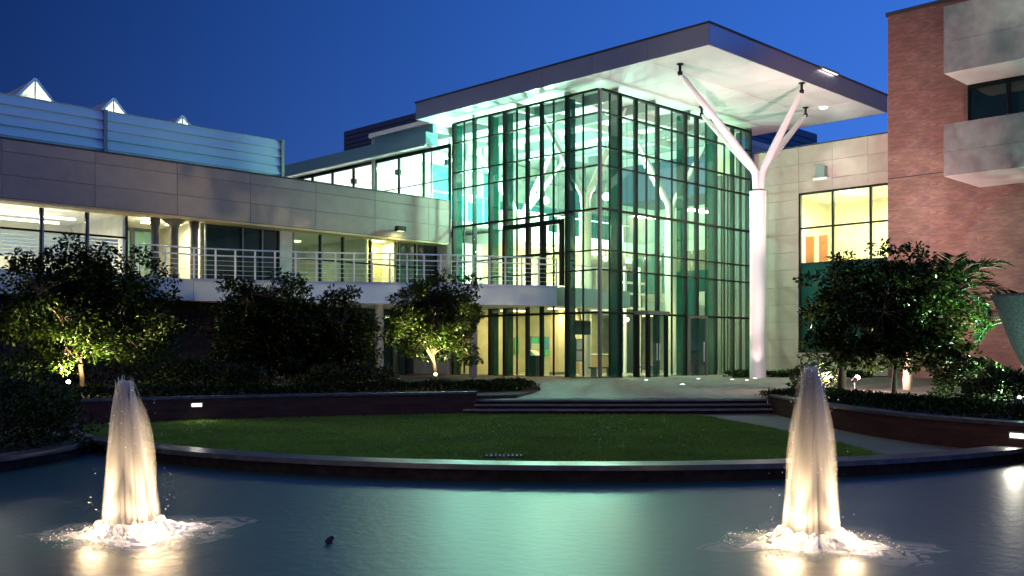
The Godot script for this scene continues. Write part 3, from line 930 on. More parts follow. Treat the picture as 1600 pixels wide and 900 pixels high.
# ---------------------------------------------------------------- left wing
func left_wing() -> void:
	var wn := 39.27
	var t := thing("left_wing", "long low wing with a stone clad band above ribbon windows", "building", W(6, 0, wn))
	# stone band of large panels: three courses, upright joints every 3.42 m
	box(t, "band_core", M.stone_back, 2.0, 34.7, 6.93, 9.05, wn + 0.06, wn + 0.5)
	var rows := [6.9, 7.76, 8.62, 9.08]
	var j := 0
	var x := 16.1 - 3.42 * 4
	while x < 34.7:
		for r in 3:
			var xb := minf(x + 3.42, 34.72)
			box(t, "stone_panel", M.stone[(j * 7 + r * 3 + j / 2) % 4], x + 0.008, xb - 0.008, rows[r] + 0.008, rows[r + 1] - 0.008, wn + rng.randf_range(0.0, 0.006), wn + 0.058)
			j += 1
		x += 3.42
	box(t, "parapet_cap", M.cap, 2.0, 34.75, 9.08, 9.14, wn - 0.03, wn + 0.55)
	box(t, "roof", M.cap, 2.0, 34.6, 8.6, 8.7, wn + 0.5, 60)
	box(t, "window_head", mat(0.55, 0.42, 0.22, 0.6), 2.0, 34.7, 6.80, 6.89, wn + 0.02, 40.2)  # soffit strip; the downlights' warm glow is put into its yellow colour
	# second floor rooms
	box(t, "ceiling", M.plaster, 2.0, 34.6, 6.9, 7.1, 40.2, 47)
	box(t, "floor", M.floor_in, 2.0, 34.6, 4.0, 4.28, 40.2, 47)
	box(t, "back_wall", mat(0.62, 0.60, 0.46, 0.8), 2.0, 34.6, 4.28, 6.9, 46.0, 46.2)
	for px in [17.85, 21.3, 25.05, 30.25, 32.05]:
		box(t, "partition", M.cream, px - 0.06, px + 0.06, 4.28, 6.9, 40.6, 46)
	box(t, "wall", mat(0.66, 0.62, 0.30, 0.8), 30.4, 32.0, 4.28, 6.9, 41.6, 41.7)
	# windows: frames and panes
	var marks := [2.0, 3.98, 5.72, 7.46, 9.2, 10.95, 12.7, 14.45, 16.2, 17.85]
	for k in marks.size() - 1:
		window(t, marks[k], marks[k + 1], 4.28, 6.80, [5.9], M.pane)
	for k in 3: window(t, [21.3, 23.1, 24.1][k], [23.1, 24.1, 25.0][k], 4.28, 6.80, [5.5], M.pane_dark)
	for k in 5: window(t, [25.75, 27.3, 28.6, 30.25, 32.05][k], [27.3, 28.6, 30.25, 32.05, 33.2][k], 4.28, 6.80, [5.6], M.pane)
	window(t, 33.2, 34.6, 4.28, 6.80, [5.6], M.pane_dark)
	# blinds in the long office: bright slats below the transom
	for k in 7: box(t, "blind_slat", M.plaster, 6.0, 17.6, 4.9 + 0.14 * k, 5.0 + 0.14 * k, 40.62, 40.65)
	# entrance recess: round columns and a glazed door set
	for px in [18.9, 19.75, 20.65]:
		var s := Soup.new()
		s.lathe(Vector3.ZERO, [Vector2(0.19, 0), Vector2(0.17, 0.05), Vector2(0.17, 2.15), Vector2(0.2, 2.25), Vector2(0.5 if px == 19.75 else 0.2, 2.5)], 18)
		put(s.mesh(), "column", mat(0.10, 0.09, 0.08, 0.6), t, W(px, 4.29, 40.0))
	var dr := hold(t, "door", W(19.0, 4.29, 42.5))
	for px in [18.1, 19.0, 19.1, 20.0]: box(dr, "frame_post", M.frame, px - 0.05, px + 0.05, 4.29, 6.5, 42.45, 42.55)
	box(dr, "frame_head", M.frame, 18.05, 20.05, 6.5, 6.62, 42.45, 42.55)
	for px in [18.15, 19.15]: box(dr, "leaf", M.pane, px, px + 0.8, 4.33, 6.48, 42.49, 42.51)
	box(t, "wall", M.cream, 25.05, 25.7, 4.28, 6.80, 40.25, 40.6)
	# lamps
	var cool := lin(1.0, 0.98, 0.80)
	for n in [41.0, 42.7]:
		box(t, "tube_light", glow_of(cool, 4.0), 4.0, 16.0, 6.52, 6.6, n - 0.08, n + 0.08)
		lamp_area(t, W(10.0, 6.5, n), 12.0, 0.16, cool, 48.0)
	for q in [[19.2, 41.2], [20.3, 41.2]]:
		ceiling_panel(t, q[0], 6.72, q[1], 0.5, 0.5, lin(1.0, 0.95, 0.62), 10.0, 8.0)
	ceiling_panel(t, 31.2, 6.82, 41.0, 0.8, 0.4, lin(1.0, 0.97, 0.45), 8.0, 3.0)
	ceiling_panel(t, 27.9, 6.82, 44.0, 1.2, 0.4, lin(0.75, 1.0, 0.5), 3.0, 2.0)
	ceiling_panel(t, 25.9, 6.72, 40.75, 0.2, 0.2, lin(1.0, 0.97, 0.45), 1.0, 3.0)
	# ground floor wall behind the trees
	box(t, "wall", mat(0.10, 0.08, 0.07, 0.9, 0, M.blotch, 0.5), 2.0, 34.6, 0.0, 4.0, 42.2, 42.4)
	for k in 10: box(t, "mullion", M.frame, 24.5 + 1.0 * k - 0.05, 24.5 + 1.0 * k + 0.05, 0.0, 3.3, 41.4, 41.5)
	for k in 9: box(t, "pane", M.pane_dark, 24.56 + 1.0 * k, 25.44 + 1.0 * k, 0.05, 3.3, 41.44, 41.46)
	box(t, "slab_edge", M.deck_fascia, 2.0, 20.2, 3.36, 4.27, wn - 0.1, 40.2)
	# lamp on the stone band
	var lm := hold(t, "wall_lamp", W(29.9, 7.2, wn - 0.2))
	box(lm, "arm", M.dark_metal, 31.0, 31.1, 7.25, 7.32, wn - 0.3, wn)
	box(lm, "housing", M.dark_metal, 30.8, 31.3, 7.18, 7.42, wn - 0.55, wn - 0.25)
	box(lm, "lens", glow_of(lin(1.0, 0.85, 0.3), 2.0), 30.9, 31.2, 7.165, 7.18, wn - 0.5, wn - 0.3)
	lamp_area(lm, W(31.05, 7.16, wn - 0.4), 0.3, 0.2, lin(1.0, 0.85, 0.35), 1.2)
	# translucent louvre screen on the roof
	var sc := hold(t, "louvre_screen", W(6, 9.1, 44))
	for bay in [[2.0, 18.42], [18.58, 27.45]]:
		for k in 7:
			var y := 8.9 + 0.43 * k
			var s := Soup.new()
			var a: float = bay[0]; var b: float = bay[1]
			s.quad(W(a, y, 44.0), W(a, y + 0.40, 44.10), W(b, y + 0.40, 44.10), W(b, y, 44.0))
			s.quad(W(a, y + 0.40, 44.10), W(a, y + 0.43, 44.02), W(b, y + 0.43, 44.02), W(b, y + 0.40, 44.10))
			soup_shift(s, W(6, 9.1, 44))
			put(s.mesh(), "louvre", M.louvre, sc, W(6, 9.1, 44))
	box(sc, "post", M.frame_grey, 18.42, 18.58, 8.7, 11.95, 43.96, 44.12)
	box(sc, "post", M.frame_grey, 27.45, 27.62, 8.7, 11.95, 43.96, 44.12)
	box(sc, "backing", M.louvre, 2.0, 27.5, 8.7, 11.85, 44.14, 44.3)
	box(sc, "return_panel", M.louvre, 27.46, 27.6, 8.7, 11.85, 44.3, 52)
	# three roof lights with glazed gables
	for q in [[16.75, 47.5], [20.8, 48.5], [24.9, 49.5]]:
		skylight(t, q[0], q[1])

func skylight(t: Node3D, cx: float, n: float) -> void:
	var s := hold(t, "skylight", W(cx, 11.6, n))
	var y0 := 11.4; var y1 := 13.65; var hw := 1.95
	var lo := 9.0
	box(s, "base", M.louvre, cx - hw, cx + hw, lo, y0, n, n + 6)
	var g := Soup.new()
	g.tri(W(cx - hw * 0.86, y0 + 0.05, n + 0.03), W(cx, y1 - 0.28, n + 0.03), W(cx + hw * 0.86, y0 + 0.05, n + 0.03))
	soup_shift(g, W(cx, 11.6, n))
	put(g.mesh(), "gable_pane", glass(0.6, 0.62, 0.5, 0.25), s, W(cx, 11.6, n))
	bar(s, "rafter", M.rail, W(cx - hw, y0, n), W(cx, y1, n), 0.1, 0.12)
	bar(s, "rafter", M.rail, W(cx + hw, y0, n), W(cx, y1, n), 0.1, 0.12)
	bar(s, "glazing_bar", M.frame_grey, W(cx, y0, n), W(cx, y1, n), 0.05, 0.05)
	bar(s, "glazing_bar", M.frame_grey, W(cx - hw * 0.5, y0 + 0.95, n), W(cx + hw * 0.5, y0 + 0.95, n), 0.05, 0.05)
	for sd in [-1.0, 1.0]:
		var r := Soup.new()
		r.quad(W(cx + sd * hw, y0, n + 0.05), W(cx, y1, n + 0.05), W(cx, y1, n + 6), W(cx + sd * hw, y0, n + 6))
		soup_shift(r, W(cx, 11.6, n))
		put(r.mesh(), "roof_panel", M.louvre, s, W(cx, 11.6, n))
	box(s, "inner_wall", mat(0.7, 0.68, 0.55, 0.8), cx - hw * 0.9, cx + hw * 0.9, y0, y0 + 1.6, n + 2.2, n + 2.3)
	var warm := lin(1.0, 0.93, 0.62)
	box(s, "lamp", glow_of(warm, 2.0), cx - 0.3, cx + 0.3, y0 + 0.02, y0 + 0.06, n + 0.9, n + 1.1)
	lamp_omni(s, W(cx, y0 + 0.3, n + 1.0), warm, 6.0, 0.1)

func window(t: Node3D, xa: float, xb: float, y0: float, y1: float, bars: Array, pane: Material) -> void:
	var w := hold(t, "window", W(xa, y0, 40.3))
	box(w, "post", M.frame_grey, xa, xa + 0.07, y0, y1, 40.24, 40.36)
	box(w, "post", M.frame, xb - 0.07, xb, y0, y1, 40.24, 40.36)
	box(w, "sill", M.frame, xa + 0.07, xb - 0.07, y0, y0 + 0.06, 40.24, 40.36)
	for b in bars: box(w, "transom", M.frame, xa + 0.07, xb - 0.07, b - 0.04, b + 0.04, 40.26, 40.34)
	var ys := [y0 + 0.06]
	for b in bars: ys.append(b)
	ys.append(y1)
	for k in ys.size() - 1:
		box(w, "pane", pane, xa + 0.07, xb - 0.07, ys[k] + (0.04 if k > 0 else 0.0), ys[k + 1] - (0.04 if k < ys.size() - 2 else 0.0), 40.295, 40.305)

# ---------------------------------------------------------------- hall behind, seen over the wing's roof
func rear_hall() -> void:
	var t := thing("rear_hall", "brightly lit clerestory hall with a teal eave behind the wing's roof", "building", W(AX, 8.7, 46))
	var x := AX + 0.1
	box(t, "floor", M.plaster, x + 0.1, 44, 7.6, 8.2, 46.4, 60)
	box(t, "floor", M.plaster, x + 0.1, 44, 8.0, 8.2, 39.6, 45.9)
	box(t, "back_wall", M.plaster, 43.8, 44, 8.2, 12.2, 46.4, 60)
	box(t, "end_wall", M.plaster, x + 0.1, 44, 8.2, 12.2, 59.8, 60)
	box(t, "ceiling", M.plaster, x + 0.1, 44, 12.2, 12.4, 46.35, 60)
	box(t, "eave", mat(0.16, 0.30, 0.34, 0.4, 0.3), x - 0.6, x + 0.25, 12.30, 12.95, 40.85, 60)
	box(t, "roof", M.cap, x + 0.26, 45, 12.42, 12.9, 46.35, 60)
	box(t, "eave_soffit", M.white_paint, x - 0.55, x + 0.1, 12.22, 12.29, 41.0, 60)
	var n := 39.6
	var k := 0
	while n < 59:
		box(t, "mullion", M.frame, x - 0.06, x + 0.06, 8.2, 12.2, n - 0.06, n + 0.06)
		box(t, "pane", M.pane, x - 0.01, x + 0.01, 8.2, 12.0, n + 0.07, n + 2.07)
		box(t, "transom", M.frame_grey, x - 0.05, x + 0.05, 10.3, 10.36, n + 0.07, n + 2.07)
		if k % 2 == 0: box(t, "speaker", M.dark_metal, x + 0.6, x + 0.9, 11.3, 11.6, n + 0.9, n + 1.15)
		n += 2.14
		k += 1
	box(t, "head", M.frame, x - 0.05, x + 0.05, 12.0, 12.2, 39.6, 60)
	for q in [48.5, 54.0]: ceiling_panel(t, 39.0, 12.0, q, 3.0, 1.2, lin(0.86, 1.0, 0.92), 70.0, 2.0)
	var pr := thing("plant_room", "dark blue louvred plant room on the roof behind the canopy", "building", W(40, 12.9, 44))
	box(pr, "body", M.plant_room, 40, 52, 13.72, 16.2, 42, 56.2)
	box(pr, "base", M.plant_room, 40.1, 52, 12.92, 13.715, 46.4, 56.1)
	for k2 in 8: box(pr, "louvre", M.plant_room, 39.94, 39.995, 13.75 + 0.3 * k2, 13.98 + 0.3 * k2, 42, 56.15)
	var pr2 := thing("plant_room", "small dark blue louvred plant room above the stone wall", "building", W(56, 11, 34))
	box(pr2, "body", M.plant_room, 52, 64, 11, 16.3, 34, 42)
	for k2 in 12: box(pr2, "louvre", M.plant_room, 52, 63.9, 11.2 + 0.42 * k2, 11.5 + 0.42 * k2, 33.94, 33.995)

# ---------------------------------------------------------------- curved balcony
func balcony() -> void:
	var line := spline([Vector2(20.2, 39.15), Vector2(22.6, 38.3), Vector2(25.3, 36.9), Vector2(27.6, 35.3), Vector2(29.9, 33.9), Vector2(32.3, 32.7), Vector2(34.7, 31.7)], 7)
	var t := thing("curved_balcony", "pale curved balcony with metal railing joining wing and glass hall", "balcony", W(27.6, 3.36, 35.3))
	var s := Soup.new()
	var top := Soup.new()
	var under := Soup.new()
	for k in line.size() - 1:
		var a := line[k]; var b := line[k + 1]
		var na := minf(40.2, a.y + 30); var ia := Vector2(a.x, 40.2); var ib := Vector2(b.x, 40.2)
		s.quad(W(a.x, 3.36, a.y), W(a.x, 4.2, a.y), W(b.x, 4.2, b.y), W(b.x, 3.36, b.y))
		top.quad(W(a.x, 4.285, a.y), W(ia.x, 4.285, ia.y), W(ib.x, 4.285, ib.y), W(b.x, 4.285, b.y))
		under.quad(W(a.x, 3.365, a.y), W(b.x, 3.365, b.y), W(ib.x, 3.365, ib.y), W(ia.x, 3.365, ia.y))
	for q in [[s, "fascia", M.deck_fascia], [top, "deck", M.deck_top], [under, "soffit", M.plaster]]:
		soup_shift(q[0], W(27.6, 3.36, 35.3))
		put(q[0].mesh(), q[1], q[2], t, W(27.6, 3.36, 35.3))
	var lip := Soup.new()
	for k in line.size() - 1:
		var a := line[k]; var b := line[k + 1]
		var d := (b - a).normalized()
		var o := Vector2(d.y, -d.x) * 0.08
		var a2 := a + o; var b2 := b + o
		lip.quad(W(a2.x, 4.2, a2.y), W(a2.x, 4.3, a2.y), W(b2.x, 4.3, b2.y), W(b2.x, 4.2, b2.y))
		lip.quad(W(a2.x, 4.3, a2.y), W(a.x, 4.3, a.y), W(b.x, 4.3, b.y), W(b2.x, 4.3, b2.y))
		lip.quad(W(a.x, 4.2, a.y), W(a2.x, 4.2, a2.y), W(b2.x, 4.2, b2.y), W(b.x, 4.2, b.y))
	soup_shift(lip, W(27.6, 3.36, 35.3))
	put(lip.mesh(), "edge_trim", M.fascia, t, W(27.6, 3.36, 35.3))
	# railing
	var rail_line := PackedVector2Array([Vector2(17.9, 39.3), Vector2(19.0, 39.3)])
	for k in line.size():
		rail_line.append(line[k] + Vector2(0.06, 0.1))
	for y in [1.30, 1.02]:
		var r := Soup.new()
		var pts := []; var rr := []
		for q in rail_line:
			pts.append(W(q.x, 4.29 + y, q.y)); rr.append(0.035)
		r.tube(pts, rr, 8)
		soup_shift(r, W(27.6, 3.36, 35.3))
		put(r.mesh(), "hand_rail", M.rail, t, W(27.6, 3.36, 35.3))
	for y in [0.2, 0.4, 0.6, 0.8]:
		var r := Soup.new()
		var pts := []; var rr := []
		for q in rail_line:
			pts.append(W(q.x, 4.29 + y, q.y)); rr.append(0.010)
		r.tube(pts, rr, 5)
		soup_shift(r, W(27.6, 3.36, 35.3))
		put(r.mesh(), "cable", M.rail, t, W(27.6, 3.36, 35.3))
	var acc := 0.0
	for k in rail_line.size():
		if k > 0: acc += rail_line[k].distance_to(rail_line[k - 1])
		if k == 0 or acc > 0.72:
			acc = 0.0
			var q := rail_line[k]
			bar(t, "post", M.rail, W(q.x, 4.29, q.y), W(q.x, 5.6, q.y), 0.06, 0.06)
	for q in [Vector2(24.0, 38.6), Vector2(28.0, 36.6), Vector2(32.0, 34.6)]:
		var c := Soup.new()
		c.lathe(Vector3.ZERO, [Vector2(0.2, -0.1), Vector2(0.2, 3.36)], 16)
		put(c.mesh(), "column", M.concrete, t, W(q.x, 0, q.y))

# ---------------------------------------------------------------- stone wall with the tall window
func stone_wing() -> void:
	var x := 47.7
	var t := thing("stone_wing", "pink lit stone wall with a tall bright window beside the canopy column", "building", W(x, 0, 24))
	var top := 11.95
	# core walls round the window opening (n 19.9 .. 26.35, y 1.2 .. 9.5)
	box(t, "wall_core", M.stone_back, x + 0.06, x + 0.4, 0, top - 0.05, 26.42, AN - 0.12)
	box(t, "wall_core", M.stone_back, x + 0.06, x + 0.4, 9.52, top - 0.05, 14, 26.42)
	box(t, "wall_core", M.stone_back, x + 0.06, x + 0.4, 0, 1.15, 14, 26.42)
	var y := 0.0
	var r := 0
	while y < top - 0.05:
		var y1 := minf(y + 0.92, top)
		var cols := [29.07, 28.2, 26.40, 24.5, 22.6, 20.7, 18.8]
		for k in cols.size() - 1:
			var a: float = cols[k + 1]; var b: float = cols[k]
			if k >= 2 and y > 0.9 and y1 < 9.5: continue
			if k >= 2 and y < 1.2 and y1 > 1.2: continue
			var yy1 := y1
			var yy0 := y
			if k >= 2 and y < 9.5 and y1 > 9.5: yy0 = 9.52
			box(t, "stone_panel", M.stone[(r * 5 + k * 3) % 4], x + rng.randf_range(0, 0.006), x + 0.058, yy0 + 0.007, yy1 - 0.007, a + 0.007, b - 0.007)
		y = y1
		r += 1
	box(t, "stone_panel", M.stone[2], x + 0.003, x + 0.058, 0.927, 1.14, 18.8, 26.39)
	box(t, "parapet_cap", M.cap, x - 0.03, x + 0.45, top, top + 0.06, 14, AN - 0.1)
	box(t, "roof", M.cap, x + 0.4, 60, 11.5, 11.6, 14, 31.5)
	# window
	var w := hold(t, "window", W(x, 1.2, 24))
	var ns := [26.38, 24.52, 22.5, 20.6, 18.6]
	for k in ns.size(): box(w, "mullion", M.frame, x + 0.04, x + 0.18, 1.16, 9.5, ns[k] - 0.06, ns[k] + 0.04)
	for yy in [1.2, 5.8, 7.66, 9.46]: box(w, "transom", M.frame, x + 0.05, x + 0.17, yy - 0.04, yy + 0.05, 18.6, 26.34)
	for k in ns.size() - 1:
		box(w, "spandrel_pane", M.teal_spandrel, x + 0.10, x + 0.12, 1.25, 5.76, ns[k + 1] + 0.04, ns[k] - 0.06)
		box(w, "pane", M.pane, x + 0.10, x + 0.12, 5.85, 7.62, ns[k + 1] + 0.04, ns[k] - 0.06)
		box(w, "pane", M.pane, x + 0.10, x + 0.12, 7.71, 9.42, ns[k + 1] + 0.04, ns[k] - 0.06)
	# room behind
	var cream := mat(0.72, 0.70, 0.42, 0.8)
	box(t, "floor", M.floor_in, x + 0.45, 54, 5.4, 5.7, 14, 28)
	box(t, "ceiling", M.plaster, x + 0.45, 54, 9.7, 9.9, 14, 28)
	box(t, "back_wall", cream, 53.8, 54, 5.7, 9.7, 14, 28)
	box(t, "side_wall", cream, x + 0.45, 53.8, 5.7, 9.7, 27.8, 28)
	box(t, "side_wall", cream, x + 0.45, 53.8, 5.7, 9.7, 14, 14.2)
	for n in [27.0, 26.2]: box(t, "wooden_panel", mat(0.42, 0.13, 0.03, 0.5), 50.0, 50.1, 5.7, 7.5, n - 0.25, n + 0.25)
	ceiling_panel(t, 49.6, 9.55, 24.5, 2.2, 0.8, lin(1.0, 0.98, 0.62), 90.0, 3.0)
	ceiling_panel(t, 49.6, 9.55, 20.5, 2.2, 0.8, lin(1.0, 0.98, 0.62), 60.0, 3.0)
	# wall fitting above the window
	var f := hold(t, "wall_lamp", W(x - 0.3, 10.3, 25.0))
	box(f, "housing", M.frame_grey, x - 0.35, x - 0.005, 10.15, 10.75, 24.75, 25.25)
	box(f, "shelf", M.white_paint, x - 0.5, x - 0.005, 10.0, 10.12, 24.55, 25.3)
	# strip lamp on the canopy edge is built with the lamps

# ---------------------------------------------------------------- brick building
func brick_building() -> void:
	var xb := 44.0
	var ne := 19.9
	var t := thing("brick_building", "tall red brick building with projecting concrete window bays", "building", W(xb, 0, ne))
	box(t, "brick_wall", M.brick, xb, xb + 0.4, -0.2, 16.4, -4, ne)
	box(t, "brick_wall", M.brick, xb + 0.4, xb + 14, -0.2, 16.4, ne - 0.4, ne)
	box(t, "roof", M.cap, xb + 0.4, xb + 14, 15.9, 16.0, -4, ne - 0.4)
	box(t, "parapet_cap", M.cap, xb - 0.08, xb + 0.5, 16.4, 16.56, -4, ne + 0.08)
	box(t, "movement_joint", M.rim_face, xb - 0.004, xb, 9.02, 9.05, 5, ne - 0.02)
	var nl := 15.9
	# upper and lower concrete bays: panels with open joints on a core
	for q in [[12.29, 14.95], [8.2, 10.25]]:
		var b := hold(t, "concrete_bay", W(40.2, q[0], nl))
		var n := nl
		box(b, "core", M.concrete, 40.26, xb - 0.01, q[0] + 0.03, q[1] - 0.03, 2.0, nl - 0.04)
		while n > 2.0:
			var a := maxf(n - 3.0, 2.0)
			box(b, "concrete_panel", M.concrete, 40.2, 40.255, lerpf(q[0], q[1], 0.46) + 0.006, q[1], a + 0.006, n - 0.006)
			box(b, "concrete_panel", M.concrete, 40.2, 40.255, q[0], lerpf(q[0], q[1], 0.46) - 0.006, a + 0.006, n - 0.006)
			n = a
		box(b, "soffit", M.white_paint, 40.25, xb - 0.01, q[0] - 0.01, q[0] + 0.02, 2.0, nl - 0.01)
		box(b, "end_panel", M.concrete, 40.2, xb - 0.01, q[0], q[1], nl - 0.035, nl)
	# window strip between them
	var w := hold(t, "window", W(42.7, 10.25, nl))
	var n2 := nl - 0.02
	while n2 > 3.0:
		box(w, "pane", M.pane_dark, 42.7, 42.72, 10.27, 12.27, n2 - 1.5, n2 - 0.08)
		box(w, "mullion", M.frame, 42.64, 42.78, 10.26, 12.28, n2 - 0.08, n2)
		n2 -= 1.58
	box(w, "head", M.frame, 42.64, 42.78, 12.1, 12.28, 3.0, nl - 0.1)
	box(w, "blind", mat(0.12, 0.30, 0.18, 0.7), 42.9, 42.95, 10.27, 11.75, 14.0, 14.25)
	box(w, "back_wall", M.plaster, 43.9, 43.99, 10.26, 12.28, 3.0, nl - 0.1)
	box(w, "side_wall", M.plaster, 42.8, 43.9, 10.26, 12.28, nl - 0.1, nl - 0.04)

# ---------------------------------------------------------------- what stands in the lobby and by its doors
func lobby_things() -> void:
	var sc := thing("wall_screen", "black flat screen hung on the pale pier inside the lobby", "screen", W(38.3, 2.3, 33.6))
	box(sc, "panel", mat(0.01, 0.01, 0.012, 0.2), 37.7, 38.9, 2.1, 2.75, 33.2, 33.26)
	box(sc, "bezel", M.dark_metal, 37.66, 38.94, 2.06, 2.79, 33.262, 33.3)
	bar(sc, "bracket", M.dark_metal, W(38.3, 2.45, 33.3), W(38.3, 3.38, 33.5), 0.08, 0.08)
	var pier := thing("lobby_pier", "pale square pier standing in the lobby behind the black screen", "pier", W(38.5, 0, 34.9))
	box(pier, "shaft", mat(0.78, 0.70, 0.45, 0.7), 38.0, 39.0, 0.012, 3.38, 34.6, 35.2)
	box(pier, "base", M.frame_grey, 37.97, 39.03, 0.013, 0.15, 34.57, 35.23)
	var st := thing("notice_stand", "grey notice stand with dark framed sheets before the lobby pier", "stand", W(38.2, 0, 33.4))
	for x in [37.95, 38.55]: bar(st, "leg", M.dark_metal, W(x, 0.012, 33.4), W(x, 1.9, 33.4), 0.04, 0.04)
	for y in [0.75, 1.32]:
		box(st, "sheet", mat(0.45, 0.47, 0.5, 0.6), 38.0, 38.5, y, y + 0.48, 33.36, 33.38)
		box(st, "frame", M.dark_metal, 37.96, 38.54, y - 0.04, y + 0.52, 33.382, 33.41)
	var r := RandomNumberGenerator.new()
	r.seed = 8
	var posters := [["bright many coloured display board on the lobby's rear wall", 40.4, 41.9, 0.95, 2.05], ["yellow and dark picture board on the lobby's rear wall", 38.4, 38.9, 1.0, 2.0], ["narrow green banner on the lobby's rear wall", 39.1, 39.45, 1.05, 2.0]]
	for p in posters:
		var d := thing("display_board", p[0], "display board", W(p[1], p[3], 38.9), "boards on the lobby's rear wall")
		box(d, "board", M.frame_grey, p[1], p[2], p[3], p[4], 38.9, 38.97)
		var nx := maxi(1, int((p[2] - p[1]) / 0.3)); var ny := 3
		for a in nx:
			for b in ny:
				var col: Color = [lin(0.05, 0.5, 0.12), lin(0.75, 0.6, 0.04), lin(0.08, 0.3, 0.55), lin(0.6, 0.62, 0.5), lin(0.1, 0.55, 0.3)][r.randi() % 5]
				if p[0].begins_with("yellow"): col = [lin(0.8, 0.65, 0.05), lin(0.5, 0.3, 0.05), lin(0.7, 0.7, 0.1)][b]
				if p[0].begins_with("narrow"): col = lin(0.06, 0.55, 0.1)
				var m := StandardMaterial3D.new()
				m.albedo_color = col
				var w: float = (p[2] - p[1] - 0.08) / nx; var h: float = (p[4] - p[3] - 0.08) / ny
				box(d, "sheet", m, p[1] + 0.04 + w * a + 0.01, p[1] + 0.04 + w * (a + 1) - 0.01, p[3] + 0.04 + h * b + 0.01, p[3] + 0.04 + h * (b + 1) - 0.01, 38.885, 38.898)
	var bin := thing("pedestal", "black pedestal with white sheets on top inside the glass", "pedestal", W(36.0, 0, 34.3))
	box(bin, "body", mat(0.01, 0.012, 0.012, 0.4), 35.75, 36.15, 0.012, 1.0, 34.1, 34.5)
	var wd := Soup.new()
	wd.quad(W(35.72, 1.02, 34.08), W(35.72, 1.3, 34.5), W(36.18, 1.3, 34.5), W(36.18, 1.02, 34.08))
	wd.quad(W(35.72, 1.02, 34.08), W(36.18, 1.02, 34.08), W(36.18, 1.01, 34.5), W(35.72, 1.01, 34.5))
	soup_shift(wd, W(36.0, 0, 34.3))
	put(wd.mesh(), "sheets", M.plaster, bin, W(36.0, 0, 34.3))
	var desk := thing("reception_desk", "long pale reception desk standing in the lobby behind the vestibule", "desk", W(42.6, 0.012, 36.2))
	box(desk, "front", mat(0.42, 0.30, 0.16, 0.5), 41.2, 44.0, 0.012, 1.02, 36.0, 36.08)
	box(desk, "counter", M.plaster, 41.1, 44.1, 1.02, 1.08, 35.85, 36.5)
	for x in [41.2, 43.95]: box(desk, "side", mat(0.42, 0.30, 0.16, 0.5), x, x + 0.06, 0.012, 1.02, 36.08, 36.5)
	for q in [["low dark bench inside the glass near the hall's corner", 36.2, 30.6], ["low dark bench inside the glass behind the dark door", 40.0, 31.0]]:
		var bn := thing("bench", q[0], "bench", W(q[1], 0.012, q[2]), "benches in the lobby")
		box(bn, "seat", mat(0.06, 0.05, 0.05, 0.6), q[1], q[1] + 1.5, 0.40, 0.47, q[2], q[2] + 0.45)
		for x in [q[1] + 0.1, q[1] + 1.3]: box(bn, "leg", M.frame_grey, x, x + 0.06, 0.012, 0.40, q[2] + 0.05, q[2] + 0.4)
	for k in 3:
		var cb := thing("display_cabinet", ["narrow cabinet by the third floor railing, nearest the glass face", "narrow cabinet by the third floor railing, in the middle", "narrow cabinet by the third floor railing, farthest along"][k], "cabinet", W(39.0 + 2.4 * k, 7.75, 39.6), "cabinets on the third floor")
		box(cb, "body", mat(0.30, 0.22, 0.14, 0.6), 39.0 + 2.4 * k, 40.1 + 2.4 * k, 7.75, 9.1, 39.6, 40.0)
		box(cb, "door", mat(0.36, 0.27, 0.18, 0.5), 39.04 + 2.4 * k, 39.53 + 2.4 * k, 7.85, 9.05, 39.57, 39.598)
		box(cb, "door", mat(0.36, 0.27, 0.18, 0.5), 39.57 + 2.4 * k, 40.06 + 2.4 * k, 7.85, 9.05, 39.57, 39.598)
	# a small potted tree by the doors
	var pt := thing("potted_plant", "small green leafy plant in a pale tall pot inside the glass by the dark door", "potted plant", W(43.55, 0.012, AN + 1.3))
	var s := Soup.new()
	s.lathe(Vector3.ZERO, [Vector2(0.0, 0.0), Vector2(0.10, 0.0), Vector2(0.11, 0.02), Vector2(0.13, 1.0), Vector2(0.145, 1.03), Vector2(0.145, 1.08), Vector2(0.12, 1.08), Vector2(0.11, 1.0), Vector2(0.0, 1.0)], 20)
	put(s.mesh(), "pot", mat(0.55, 0.46, 0.42, 0.7), pt, W(43.55, 0.012, AN + 1.3))
	var lv := Soup.new()
	r.seed = 99
	for k in 420:
		var d := rand_dir(r)
		var p := d * pow(r.randf(), 0.4) * 0.42 + Vector3(0, 1.5, 0)
		var f := r.randf_range(0.7, 1.4)
		var nn := (d + Vector3(0, 0.7, 0) + rand_dir(r) * 0.5).normalized()
		leaf(lv, p, (rand_dir(r) + d).normalized(), nn, 0.16, 0.045, Color(0.06 * f, 0.14 * f, 0.04 * f))
	lv.tube([Vector3(0, 1.0, 0), Vector3(0.02, 1.3, 0), Vector3(0, 1.6, 0)], [0.02, 0.015, 0.008], 6, false, Color(0.05, 0.04, 0.02))
	put(lv.mesh(), "foliage", M.leaf, pt, W(43.55, 0.012, AN + 1.3))
	# large urn at the frame's edge
	var u := thing("stone_urn", "large weathered green grey urn beside the planting by the brick wall", "urn", P(11.0, 20.6, 0.03))
	var us := Soup.new()
	us.lathe(Vector3.ZERO, [Vector2(0.0, 0.0), Vector2(0.42, 0.0), Vector2(0.42, 0.12), Vector2(0.30, 0.2), Vector2(0.22, 0.55), Vector2(0.27, 0.72), Vector2(0.42, 0.95), Vector2(0.62, 1.35), Vector2(0.82, 1.9), Vector2(0.95, 2.26), Vector2(1.0, 2.3), Vector2(1.0, 2.38), Vector2(0.9, 2.38), Vector2(0.86, 2.28), Vector2(0.0, 2.2)], 40)
